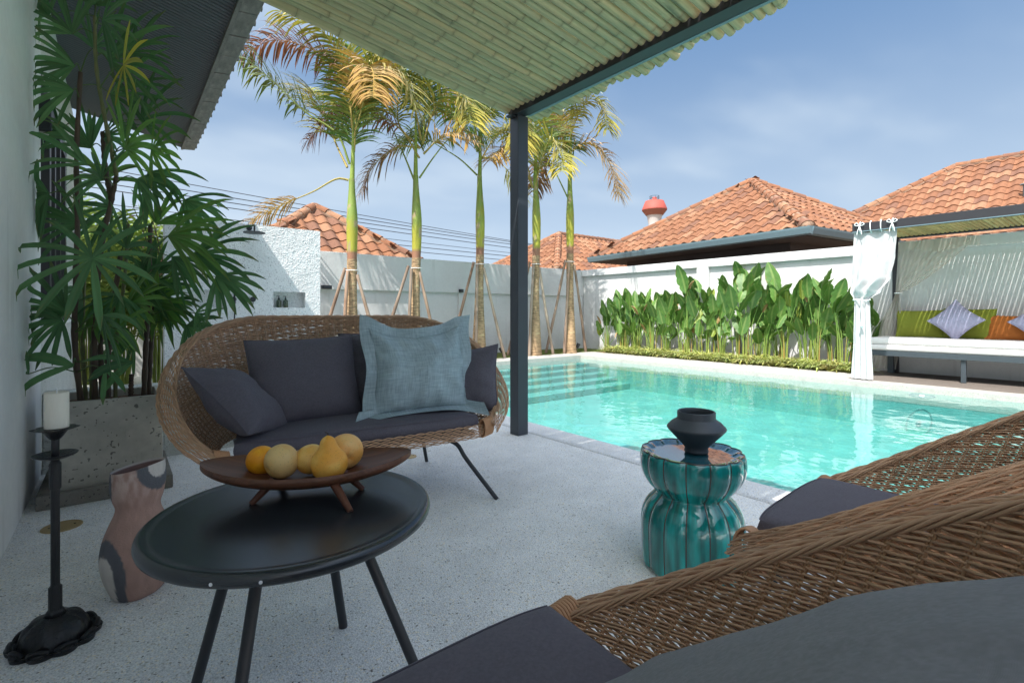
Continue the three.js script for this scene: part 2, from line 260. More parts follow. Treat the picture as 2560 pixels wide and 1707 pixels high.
{
  const s = new THREE.Shape([[-300, -300], [300, -300], [300, 300], [-300, 300]].map((q) => new THREE.Vector2(...q)));
  s.holes.push(new THREE.Path([[2.6, -4.5], [2.6, 8.4], [8.8, 8.4], [8.8, -4.5]].map((q) => new THREE.Vector2(...q))));
  struct('ground', uvBox(new THREE.ShapeGeometry(s).rotateX(-Math.PI / 2).translate(0, -0.26, 0)), mat.ground);
  struct('deck', slab(-0.40, 2.668, -9.72, 9, 0), mat.deck);
  struct('pool_coping', slab(2.674, POOL.x0, -8.56, 6, 0), mat.coping);
  struct('pool_coping', mergeGeometries([slab(POOL.x1, 8.66, -8.56, 6, 0), slab(8.6605, 9.40, -8.56, -2.72, 0), slab(POOL.x0 + 0.0005, POOL.x1 - 0.0005, -8.56, POOL.z0, 0)]), mat.terrazzo);
  struct('terrace', slab(8.662, 10.3, -2.716, 6, -0.003), mat.cabanaFloor);
  // the pool: floor, walls and the flight of steps at the far end
  const f = new MB(), { d } = POOL, x0 = POOL.x0 - 0.004, x1 = POOL.x1 + 0.004, z0 = POOL.z0 - 0.004, z1 = POOL.z1, q = (a, b, c, e) => { const o = [a, b, c, e].map((p) => f.v(...p)); f.q(...o); };
  q([x0, d, z1], [x1, d, z1], [x1, d, z0], [x0, d, z0]);
  q([x0, d, z0], [x1, d, z0], [x1, -0.2, z0], [x0, -0.2, z0]); q([x1, d, z1], [x0, d, z1], [x0, -0.20, z1], [x1, -0.20, z1]);
  q([x0, d, z1], [x0, d, z0], [x0, -0.2, z0], [x0, -0.2, z1]); q([x1, d, z0], [x1, d, z1], [x1, -0.20, z1], [x1, -0.20, z0]);
  struct('pool', uvBox(f.geo().toNonIndexed()), mat.pool);
  const st = [], zs = [-7.78, -7.52, -7.25, -6.96, -6.62];
  zs.forEach((z, k) => st.push(box(x0 + 0.002, x1 - 0.002, d + 0.002, -0.17 - 0.082 * k, (k ? zs[k - 1] + 0.0005 : z0 + 0.003), z, 0.012)));
  struct('pool_steps', st, mat.pool);
  const w = new THREE.PlaneGeometry(x1 - x0, z1 - z0, 4, 8).rotateX(-Math.PI / 2).translate((x0 + x1) / 2, POOL.w, (z0 + z1) / 2);
  struct('pool_water', uvBox(w.toNonIndexed()), mat.water);
  struct('flower_bed', uvBox(new THREE.PlaneGeometry(0.9, 5.86, 8, 60).rotateX(-Math.PI / 2).translate(9.85, -0.02, -5.65)), mat.soil);
  struct('lawn', uvBox(new THREE.PlaneGeometry(7.6, 1.16, 40, 8).rotateX(-Math.PI / 2).translate(6.47, -0.012, -9.14)), mat.lawn);
}
// garden walls
function tagStruct(o, label, category) { o.userData.kind = 'structure'; return tag(o, label, category); }
{
  const w = tagStruct(thing('boundary_wall', 'long white plastered wall behind the palms, with a thicker upper band', 'wall'));
  part('wall_panel', box(-6, 10.45, -0.3, 1.44, -9.92, -9.72), mat.plaster, w);
  part('wall_band', box(-6, 10.45, 1.44, 2.165, -9.92, -9.66, 0.008), mat.plaster, w);
  for (const [x, wd] of [[2.55, 0.25], [6.25, 0.24], [9.98, 0.5]]) part('pilaster', box(x - wd / 2, x + wd / 2, -0.3, 1.438, -9.72, -9.662), mat.plaster, w);
  const r = tagStruct(thing('boundary_wall', 'bright sunlit white garden wall behind the row of broad-leaved plants and the day bed', 'wall'));
  part('wall_panel', box(10.25, 10.45, -0.3, 1.992, -9.66, 6), mat.plaster, r);
  part('wall_band', box(10.165, 10.45, 1.992, 2.165, -9.658, 6, 0.008), mat.plaster, r);
  part('pilaster', box(10.168, 10.25, -0.3, 1.990, -6.12, -5.84), mat.plaster, r);
  // shower wall with two niches
  const s = tagStruct(thing('shower_wall', 'rough stuccoed pale wall carrying the black shower fittings and a niche with bottles', 'wall'));
  const z0 = -7.25, z1 = -7.0, H = 2.115, n = [[0.53, 1.03, 1.056, 1.267], [1.587, 1.987, 1.06, 1.266]], g = [];
  const xs = [0.42, n[0][0], n[0][1], n[1][0], n[1][1], 2.183];
  for (let k = 0; k < 5; k++) { const hole = k === 1 ? n[0] : k === 3 ? n[1] : null; if (!hole) g.push(box(xs[k], xs[k + 1], -0.2, H, z0, z1)); else { g.push(box(xs[k], xs[k + 1], -0.2, hole[2], z0, z1), box(xs[k], xs[k + 1], hole[3], H, z0, z1), box(xs[k], xs[k + 1], hole[2], hole[3], z0, z0 + 0.13)); } }
  part('wall_face', g, mat.stucco, s);
  const lw = tagStruct(thing('low_wall', 'low rough stucco wall on the deck behind the concrete planter', 'wall'));
  part('wall_face', box(-0.368, 1.45, -0.1, 0.50, -4.32, -4.17, 0.01), mat.lowStucco, lw);
}
// the house on the left: wall, window, sloping dark soffit, eave boards, roof
{
  const h = tagStruct(thing('house', 'white house wall on the left edge under a dark ribbed eave', 'house'));
  part('wall', box(-0.62, -0.37, -0.2, 3.24, -4.15, 0.9), mat.houseWall, h, 'smooth white wall at the left edge of the picture');
  part('wall', [box(-0.62, -0.385, -0.2, 0.93, -8.1, -4.151), box(-0.62, -0.40, 0.93, 3.24, -8.1, -6.60), box(-0.62, -0.395, 2.62, 3.24, -6.599, -4.151), box(-0.62, -0.41, 0.931, 2.619, -4.55, -4.151)], mat.lowStucco, h);
  part('wall', box(-6, -0.621, -0.2, 3.24, -8.1, -7.9), mat.houseWall, h);
  const win = part('window_frame', [box(-0.50, -0.405, 0.932, 2.618, -5.22, -5.10), box(-0.50, -0.405, 0.932, 2.618, -5.60, -5.50), box(-0.50, -0.405, 0.932, 2.618, -6.05, -5.96), box(-0.50, -0.405, 0.932, 2.618, -6.598, -6.50), box(-0.50, -0.407, 2.52, 2.617, -6.5, -4.56), box(-0.50, -0.407, 0.933, 0.99, -6.5, -4.56)], mat.darkSteel, h);
  for (const [a, b] of [[-6.5, -6.05], [-5.96, -5.6], [-5.5, -5.22], [-5.1, -4.56]]) part('window_pane', box(-0.462, -0.456, 0.99, 2.52, a, b), mat.glass, win);
  part('window_sill', box(-0.50, -0.355, 0.905, 0.9305, -6.6, -4.152, 0.006), mat.houseWall, h);
  // soffit: ribs that rise towards the house
  const slope = 0.225, rib = new RoundedBoxGeometry(1.06, 0.022, 0.034, 1, 0.006).rotateZ(-Math.atan(slope)).translate(0.10, 0.128, 0);
  for (let k = 0; k < 98; k++) { const m = part('soffit_slat', rib, mat.soffit, h); m.position.set(0, 3.005, -7.24 + 0.0425 * k); }
  part('soffit_panel', new THREE.BoxGeometry(1.08, 0.01, 8.5).rotateZ(-Math.atan(slope)).translate(0.10, 3.162, -3.0), mat.darkSteel, h);
  part('fascia', box(0.600, 0.622, 2.985, 3.04, -7.26, 0.85), mat.eave, h);
  const tile = new RoundedBoxGeometry(0.122, 0.016, 0.345, 1, 0.004).rotateZ(0.12);
  for (let k = 0; k < 22; k++) { const m = part('eave_board', tile, mat.eave, h); m.position.set(0.682, 3.004 + 0.002 * (k % 2), -7.085 + 0.357 * k); }
  const lip = new THREE.CylinderGeometry(0.020, 0.020, 0.05, 10).rotateZ(Math.PI / 2);
  for (let k = 0; k < 38; k++) { const m = part('roof_tile', lip, mat.eave, h); m.position.set(0.735, 3.035 + 0.004 * (k % 3), -7.2 + 0.208 * k); }
  const rf = new MB(); rf.grid(2, 2, (u, v) => V(lerp(0.75, -5.5, u), 3.06 + 2.2 * u, lerp(-7.28, 0.85, v)));
  part('roof', rf.geo(), mat.eave, h); const rf2 = new MB(); rf2.grid(1, 1, (u, v) => V(lerp(0.75, -5.5, u), 3.045 + 2.2 * u, lerp(-7.28, 0.85, v))); part('roof', rf2.geo(), mat.eave, h);
  const lamp = thing('wall_lamp', 'small black lamp fixed high on the white house wall behind the fan palm leaves', 'lamp', -0.35, 2.18, -4.1);
  part('housing', new RoundedBoxGeometry(0.07, 0.20, 0.10, 2, 0.012), mat.black, lamp); part('lens', new RoundedBoxGeometry(0.05, 0.02, 0.07, 1, 0.006).translate(0, -0.11, 0), mat.towerStem, lamp);
}
// ---------------------------------------------------------------- neighbouring houses with hipped tile roofs
function pantile(w = 0.30, l = 0.45) {    // an S-shaped roof tile with a thick nose
  const b = new MB(), n = 8, prof = (u) => 0.032 * Math.sin((u - 0.08) * Math.PI * 2) + 0.012;
  const row = (z, dy) => { const o = []; for (let i = 0; i <= n; i++) o.push(b.v((i / n - 0.5) * w * 1.06, prof(i / n) + dy, z, null, i / n * w, z)); return o; };
  const a = row(0, 0.026), c = row(l, 0.004), d = row(0, 0.004);
  for (let i = 0; i < n; i++) { b.q(a[i + 1], a[i], c[i], c[i + 1]); b.q(a[i], a[i + 1], d[i + 1], d[i]); }
  return toCreasedNormals(b.geo(), 0.9);
}
const TILE = pantile(), CAP = (() => { const b = new MB(); b.grid(8, 1, (u, v) => { const a = u * Math.PI, r = 0.150 - 0.026 * v; return V(Math.cos(a) * r, Math.sin(a) * r * 0.85, v * 0.40); }); b.grid(8, 1, (u, v) => { const a = u * Math.PI, r = 0.150 - 0.024 * v; return V(Math.cos(a) * r, Math.sin(a) * r * 0.85, 0); }); return toCreasedNormals(b.geo(), 0.8); })();
const tiler = { count: 0, far: [] };
function tileFace(root, A, B, C, D, most = 300, w = 0.30, course = 0.385, stuffFirst = false) {  // eave A-B, top D-C (A under D)
  const U = B.clone().sub(A), L = U.length(); U.normalize();
  const N = B.clone().sub(A).cross(D.clone().sub(A)).normalize(); if (N.y < 0) N.negate();
  const W = N.clone().cross(U).normalize(); if (W.y < 0) W.negate();
  const at = (p) => [p.clone().sub(A).dot(U), p.clone().sub(A).dot(W)], d = at(D), c = at(C), H = d[1];
  const list = [];
  for (let r = 0; r * course < H - 0.05; r++) {
    const h = r * course, lo = d[0] * h / H, hi = L + (c[0] - L) * h / H;
    for (let k = 0; k < L / w; k++) { const u = (k + 0.5 + (r % 2) * 0.0) * w; if (u > lo + 0.11 && u < hi - 0.11) list.push([u, h]); }
  }
  const X = U.clone(), Z = W.clone(), Y = N.clone(); if (new THREE.Matrix4().makeBasis(X, Y, Z).determinant() < 0) X.negate();
  const stuff = [];
  list.forEach(([u, h]) => {
    const p = A.clone().addScaledVector(U, u).addScaledVector(W, h - 0.03).addScaledVector(N, 0.03 + rr(-0.003, 0.003)), m = new THREE.Matrix4().makeBasis(X, Y, Z).multiply(new THREE.Matrix4().makeRotationX(0.015 + rr(-0.012, 0.012))).setPosition(p), k = Math.floor(rnd() * 5);
    if (root.userData.tiles < most && !stuffFirst) { root.userData.tiles++; const o = part('roof_tile', TILE, mat.terracotta[k], root); o.matrixAutoUpdate = false; o.matrix.copy(m); m.decompose(o.position, o.quaternion, o.scale); o.matrixAutoUpdate = true; } else stuff.push([m, k]);
  });
  if (stuff.length) for (let k = 0; k < 5; k++) { const s = stuff.filter((q) => q[1] === k); if (!s.length) continue; const im = new THREE.InstancedMesh(TILE, mat.terracotta[k], s.length); s.forEach((q, i) => im.setMatrixAt(i, q[0])); im.name = 'roof_tiles'; im.userData.kind = 'stuff'; im.castShadow = im.receiveShadow = true; root.add(im); }
  const b = new MB(), off = N.clone().multiplyScalar(-0.01), q = [A, B, C, D].map((p) => p.clone().add(off)).map((p) => b.v(p.x, p.y, p.z)); b.q(q[0], q[1], q[2], q[3]);
  part('roof_deck', b.geo(), mat.brownTrim, root);
}
function hipCaps(root, a, b, most = 60) {
  const d = b.clone().sub(a), L = d.length(); d.normalize(); const X = V(0, 1, 0).cross(d).normalize(), Y = d.clone().cross(X).normalize(), n = Math.min(most, Math.floor(L / 0.36));
  for (let k = 0; k < n; k++) { const o = part('ridge_tile', CAP, mat.terracotta[Math.floor(rnd() * 5)], root); new THREE.Matrix4().makeBasis(X, Y, d).setPosition(a.clone().addScaledVector(d, k * L / n).addScaledVector(Y, 0.035 + rr(-0.004, 0.004))).decompose(o.position, o.quaternion, o.scale); }
  part('mortar', tubeG([a.clone().addScaledVector(Y, 0.01), b.clone().addScaledVector(Y, 0.01)], 0.14, 8), mat.mortar, root);
}
function gutterRun(root, a, b, out) { // a half-round eave gutter with a lip
  const d = b.clone().sub(a), L = d.length(); d.normalize(); const s = new THREE.Shape([[0, 0.02], [0.13, 0.02], [0.125, -0.02], [0.09, -0.13], [0, -0.15]].map((q) => new THREE.Vector2(...q)));
  const g = new THREE.ExtrudeGeometry(s, { depth: L, bevelEnabled: false }), Y = V(0, 1, 0), m = new THREE.Matrix4().makeBasis(out, Y, d); if (m.determinant() < 0) { m.makeBasis(out, Y, d.clone().negate()); m.setPosition(b); } else m.setPosition(a);
  part('gutter', g.applyMatrix4(m), mat.gutter, root);
}
{
  reseed(5);
  // pavilion roof above the sunlit wall
  const A = V(11.20, 2.75, -4.22), B = V(12.05, 2.75, -11.05), out = V(-(B.z - A.z), 0, B.x - A.x).normalize(); if (out.x > 0) out.negate();
  const inn = out.clone().negate(), L = A.distanceTo(B), C = B.clone().addScaledVector(inn, L), D = A.clone().addScaledVector(inn, L), P = A.clone().add(C).multiplyScalar(0.5).setY(4.93);
  const h = thing('neighbour_house', 'nearest tiled pyramid roof over the sunlit right wall, with a grey-green gutter', 'house'); h.userData.tiles = 0;
  tileFace(h, A, B, P, P, 300); tileFace(h, A, D, P, P, 300); tileFace(h, B, C, P, P, 300, 0.30, 0.385, true);
  hipCaps(h, A, P); hipCaps(h, D, P); hipCaps(h, B, P);
  const away = V(0, 0, 1).addScaledVector(inn, 0); const dirAB = B.clone().sub(A).normalize();
  gutterRun(h, A.clone().addScaledVector(dirAB, -0.1), B, out); gutterRun(h, A, D, dirAB.clone().negate());
  const inset = (k) => { const c = A.clone().add(C).multiplyScalar(0.5); return [A, B, C, D].map((p) => p.clone().lerp(c, k)); };
  const ring = (k, y0, y1, m, name) => { const q = inset(k).map((p) => new THREE.Vector2(p.x, -p.z)), g = new THREE.ExtrudeGeometry(new THREE.Shape(q), { depth: y1 - y0, bevelEnabled: false }).rotateX(-Math.PI / 2).translate(0, y0, 0); part(name, g, m, h); };
  ring(0.02, 2.60, 2.66, mat.brownTrim, 'soffit'); ring(0.26, -0.2, 2.42, mat.paleWall, 'wall'); ring(0.24, 2.42, 2.599, mat.brownTrim, 'wall_beam');
  for (const t of [0.22, 0.52, 0.80]) { const q = inset(0.245), p = q[0].clone().lerp(q[1], t); part('column', new RoundedBoxGeometry(0.3, 2.4, 0.45, 1, 0.02).rotateY(0.12).translate(p.x, 1.22, p.z), t > 0.7 ? mat.paleWall : mat.brownTrim, h); }
  // a big roof far right
  const E = V(17, 2.9, -7.6), F2 = V(17, 2.9, 14), G = V(21, 5.62, 10), K = V(21, 5.62, -3.55), h2 = thing('neighbour_house', 'large brown-orange tiled roof at the far right edge above the day bed shelter', 'house'); h2.userData.tiles = 0;
  const cut = V(17, 2.9, 2.6), cutTop = V(21, 5.62, 2.6);
  tileFace(h2, E, cut, cutTop, K, 300); hipCaps(h2, E, K); hipCaps(h2, K, cutTop);
  const E2 = V(25, 2.9, -7.6); tileFace(h2, E, E2, K, K, 300, 0.30, 0.385, true);
  part('wall', box(17.7, 24, -0.2, 2.9, -6.9, 3), mat.paleWall, h2);
  const vent = part('vent_pipe', lathe([[0.0, 0], [0.075, 0], [0.075, 0.30], [0.13, 0.31], [0.13, 0.335], [0.0, 0.36]], 16), mat.gutter, h2, 'short grey vent pipe poking through the tiles'); vent.position.set(18.6, 4.02, -1.75);
  // roof in the middle distance behind the palms
  const P3 = V(15.3, 4.42, -15.9), Q3 = V(24, 4.42, -15.9), h3 = thing('neighbour_house', 'orange tiled hip roof half hidden behind the rightmost palm trunks', 'house'); h3.userData.tiles = 0;
  const a3 = V(12.5, 2.55, -13.1), b3 = V(24, 2.55, -13.1), c3 = V(12.5, 2.55, -18.7);
  tileFace(h3, a3, b3, Q3, P3, 300, 0.30, 0.385, true); tileFace(h3, a3, c3, P3, P3, 300, 0.30, 0.385, true); hipCaps(h3, a3, P3); hipCaps(h3, c3, P3); hipCaps(h3, P3, Q3, 24);
  part('wall', box(13.1, 24, -0.2, 2.54, -18, -13.7), mat.paleWall, h3); gutterRun(h3, a3, b3, V(0, 0, 1)); gutterRun(h3, a3, c3, V(-1, 0, 0));
  // small near roof behind the boundary wall on the left
  const h4 = thing('neighbour_house', 'small pale terracotta tiled roof peeking over the wall beside the shower', 'house'); h4.userData.tiles = 0;
  const P4 = V(3.87, 3.62, -12.9), a4 = V(1.92, 2.2, -10.95), b4 = V(5.82, 2.2, -10.95), c4 = V(5.82, 2.2, -14.85), d4 = V(1.92, 2.2, -14.85);
  tileFace(h4, a4, b4, P4, P4, 300); tileFace(h4, b4, c4, P4, P4, 300); tileFace(h4, d4, a4, P4, P4, 300); hipCaps(h4, a4, P4); hipCaps(h4, b4, P4);
  part('wall', box(2.4, 5.3, -0.2, 2.2, -14.4, -11.4), mat.paleWall, h4);
  // water tower shaped like a mushroom
  const t = thing('water_tower', 'distant rusty red mushroom-shaped water tower above the tiled roofs', 'water tower', 46.64, -0.2, -33.2);
  part('stem', lathe([[1.15, 0], [0.62, 8], [0.60, 10.6], [0.80, 11.8], [1.05, 12.15]], 24), mat.towerStem, t);
  part('tank_underside', lathe([[0.9, 11.9], [1.32, 12.45], [1.36, 12.5]], 24), mat.rust, t); part('tank', lathe([[1.34, 12.46], [1.36, 12.62], [1.0, 13.5], [0.24, 13.62], [0.24, 13.95], [0, 13.98]], 24), mat.red, t);
  const rail = new MB(); for (const y of [13.8, 14.05]) rail.tube(Array.from({ length: 25 }, (_, k) => V(0.5 * Math.cos(k / 24 * 6.2832), y, 0.5 * Math.sin(k / 24 * 6.2832))), 0.02, 5); for (let k = 0; k < 8; k++) rail.tube([V(0.5 * Math.cos(k * 0.785), 13.55, 0.5 * Math.sin(k * 0.785)), V(0.5 * Math.cos(k * 0.785), 14.05, 0.5 * Math.sin(k * 0.785))], 0.02, 5);
  part('railing', rail.geo(), mat.cable, t);
}

// ---------------------------------------------------------------- the bamboo-roofed pergola over the patio
function caneGeo(len, rad, phase, seg = 14) {   // one bamboo culm along x with swollen nodes, uv round and along
  const b = new MB(), stations = [];
  const nodes = []; for (let s = phase; s < len; s += 0.30 + 0.05 * Math.sin(s * 9 + phase * 20)) nodes.push(s);
  for (let s = 0; s <= len + 1e-6; s += len / Math.ceil(len / 0.15)) stations.push([s, 1]);
  for (const s of nodes) if (s > 0.03 && s < len - 0.03) stations.push([s - 0.02, 1.0], [s - 0.006, 1.09], [s - 0.002, 1.06], [s, 0.97], [s + 0.002, 1.05], [s + 0.008, 1.07], [s + 0.024, 1.0]);
  stations.sort((p, q) => p[0] - q[0]);
  const ring = new Set(nodes); stations.forEach(([s, k]) => { const tc = ring.has(s) ? 0.42 : k > 1.03 ? 0.86 : 1; for (let i = 0; i <= seg; i++) { const a = i / seg * Math.PI * 2, r = rad * k * (1 - 0.05 * s / len); b.v(s, Math.cos(a) * r, Math.sin(a) * r, [tc, tc, tc], i / seg + phase, s * 0.35 + phase * 3); } });
  for (let k = 0; k < stations.length - 1; k++) for (let i = 0; i < seg; i++) { const a = k * (seg + 1) + i; b.q(a, a + 1, a + seg + 2, a + seg + 1); }
  for (const [st, f] of [[0, 1], [stations.length - 1, 0]]) { const o = b.v(stations[st][0], 0, 0, [0.5, 0.5, 0.5], 0.5, 0.5); for (let i = 0; i < seg; i++) { const a = st * (seg + 1) + i; f ? b.t(o, a + 1, a) : b.t(o, a, a + 1); } }
  return b.geo(0.8);
}
{
  reseed(11);
  const p = thing('pergola', 'patio roof of green-grey bamboo canes on a dark steel post and beam', 'pergola');
  part('post', box(2.520, 2.627, 0, 2.592, -3.195, -3.090, 0.004), mat.steel, p);
  part('beam', box(2.500, 2.600, 2.592, 2.645, -3.19, -0.56, 0.003), mat.darkSteel, p);
  part('painted_pool_glow', box(2.602, 2.628, 2.590, 2.64, -3.06, -0.56, 0.001), mat.gutter, p);  // teal strip: pool light on the beam underside, put into its colour
  part('beam', box(0.02, 0.12, 2.87, 2.905, -3.19, -0.56, 0.003), mat.darkSteel, p);
  part('bracket', box(2.46, 2.519, 2.575, 2.588, -3.17, -3.11), mat.darkSteel, p);
  const tilt = Math.atan(0.1165), v = [0, 1, 2, 3, 4, 5].map((k) => caneGeo(2.78 + 0.012 * k, 0.0295, 0.05 + 0.05 * k)), edge = caneGeo(2.42, 0.052, 0.17, 20);
  const yAt = (x) => 2.623 + (2.5 - x) * 0.1165;
  const e = part('bamboo_cane', edge, mat.bamboo[0], p, 'thickest cane along the open edge of the roof'); e.position.set(0.10, yAt(0.10) + 0.05, -3.20); e.rotation.z = -tilt;
  let z = -3.118; for (let k = 0; k < 43; k++) {
    const s = rr(0.90, 1.10), m = part('bamboo_cane', v[Math.floor(rnd() * 6)], mat.bamboo[Math.floor(rnd() * 4)], p), x = rr(-0.06, -0.01);
    m.scale.set(1, s, s); m.position.set(x, yAt(x) + 0.033 * s + rr(-0.003, 0.003), z); m.rotation.set(rnd() * 6, 0, -tilt + rr(-0.002, 0.002), 'ZXY'); z += 0.0600 * s;
  }
}
// ---------------------------------------------------------------- the day bed shelter across the pool
{
  reseed(12);
  const s = thing('day_bed_shelter', 'dark framed shelter with a flat bamboo roof across the pool at the right edge', 'shelter');
  part('beam', box(8.50, 8.58, 2.172, 2.30, -2.60, 3.5, 0.004), mat.darkSteel, s); part('beam_trim', box(8.488, 8.4995, 2.17, 2.182, -2.595, 3.5), mat.gutter, s);
  part('beam', box(10.04, 10.12, 2.205, 2.30, -2.60, 3.5, 0.004), mat.darkSteel, s); part('beam', box(8.5805, 10.0395, 2.20, 2.295, -2.60, -2.605 + 0.06, 0.004), mat.darkSteel, s);
  part('post', box(10.045, 10.115, 0, 2.204, -2.50, -2.42, 0.004), mat.darkSteel, s); part('post', box(8.505, 8.575, 0, 2.171, 3.3, 3.38, 0.004), mat.darkSteel, s); part('post', box(10.045, 10.115, 0, 2.204, 3.3, 3.38, 0.004), mat.darkSteel, s);
  const v = [0, 1, 2, 3].map((k) => caneGeo(1.455, 0.0265, 0.05 + 0.06 * k, 10)); let z = -2.512;
  for (let k = 0; k < 104; k++) { const r = rr(0.94, 1.03), m = part('bamboo_cane', v[k % 4], mat.dryBamboo[Math.floor(rnd() * 3)], s); m.scale.set(1, r, r); m.position.set(8.582, 2.222 + 0.0265 * r, z); m.rotation.set(rnd() * 6, 0, 0); z += rr(0.0528, 0.0572); }
  // the day bed
  const d = thing('day_bed', 'long dark steel day bed against the white wall under the shelter', 'day bed');
  part('frame', [box(9.28, 9.34, 0.325, 0.405, -2.62, 3.2, 0.004), box(10.10, 10.16, 0.325, 0.405, -2.62, 3.2, 0.004), box(9.341, 10.099, 0.327, 0.40, -2.62, -2.56), box(9.341, 10.099, 0.375, 0.398, -2.555, 3.2)], mat.frameGrey, d);
  for (const [x, zz, w] of [[10.02, -2.50, 0.15], [9.345, -1.50, 0.055], [9.345, 0.9, 0.055], [10.08, 2.9, 0.055], [9.345, 3.0, 0.055]]) part('leg', box(x - w / 2, x + w / 2, 0, 0.324, zz - Math.min(w, 0.08) / 2, zz + Math.min(w, 0.08) / 2, 0.003), mat.frameGrey, d);
  for (const [y, nm, w] of [[0.408, 'lower', 0.09], [0.500, 'upper', 0.105]]) {
    const g = new RoundedBoxGeometry(0.87, w, 5.7, 5, 0.04).translate(9.71, y + w / 2, 0.24), q = g.attributes.position;
    for (let i = 0; i < q.count; i++) { const a = q.getZ(i), c = q.getX(i); q.setY(i, q.getY(i) + (fbm(a * 3 + 30, c * 4 + 9, 4096, 7, 3) - 0.5) * 0.02); q.setX(i, c + (fbm(a * 2.2 + 8, y * 20 + 3, 4096, 9, 3) - 0.5) * 0.025); }
    g.computeVertexNormals(); solo('mattress', g, mat.white, `white ${nm === 'upper' ? 'top' : 'bottom'} mattress of the two stacked on the day bed`, 'mattress');
  }
}
function pillow(w, h, t, o = {}) {          // a plump cushion facing +z, centred, with pinched corners and creases
  const n = o.n ?? 26, pinch = o.pinch ?? 0.06, s = o.seed ?? 1, b = new MB();
  const outline = (x, y) => [x * w / 2 * (1 - pinch * (1 - y * y) * Math.abs(x)), y * h / 2 * (1 - pinch * (1 - x * x) * Math.abs(y))];
  const puff = (x, y) => { const ex = 1 - Math.pow(Math.abs(x), 2.6), ey = 1 - Math.pow(Math.abs(y), 2.6); return Math.pow(Math.max(0, ex), 0.62) * Math.pow(Math.max(0, ey), 0.62); };
  for (const side of [1, -1]) b.grid(n, n, (u, v) => {
    const q = (k) => Math.sin((k - 0.5) * Math.PI) * 0.55 + (k * 2 - 1) * 0.45, x = q(u) * side, y = q(v), [ox, oy] = outline(x, y), p = puff(x, y);
    const cr = (o.crease ?? 0.010) * ((fbm(x * 1.6 + s * 7 + 20, y * 1.6 + 20, 4096, s, 4) - 0.5) * 2.2 + 0.6 * Math.sin(Math.atan2(y, x) * 11 + s * 3 + 3 * fbm(x * 2 + 9, y * 2 + 9, 4096, s + 3, 2)) * Math.pow(Math.max(Math.abs(x), Math.abs(y)), 3)) * Math.pow(p, 0.35) + (o.folds ? 0.007 * Math.sin(x * 9 + 2.2 * fbm(x * 2 + 3, y * 1.2 + 3, 4096, 71, 3)) * p + 0.004 * Math.sin(y * 14 + 3 * x) * Math.pow(Math.abs(x), 2) * p : 0);
    const sag = (o.sag ?? 0) * (1 - y) * (1 - y) * 0.25 * p;
    return [ox, oy, side * (p * t / 2 + sag + cr), ox, oy];
  });
  return b.geo();
}
function seam(w, h, pinch = 0.06, r = 0.0035) { const pts = []; for (const [ax, ay, bx, by] of [[-1, -1, 1, -1], [1, -1, 1, 1], [1, 1, -1, 1], [-1, 1, -1, -1]]) for (let k = 0; k < 12; k++) { const x = lerp(ax, bx, k / 12), y = lerp(ay, by, k / 12); pts.push(V(x * w / 2 * (1 - pinch * (1 - y * y)), y * h / 2 * (1 - pinch * (1 - x * x)), 0)); } pts.push(pts[0].clone()); return tubeG(pts, r, 6, false); }
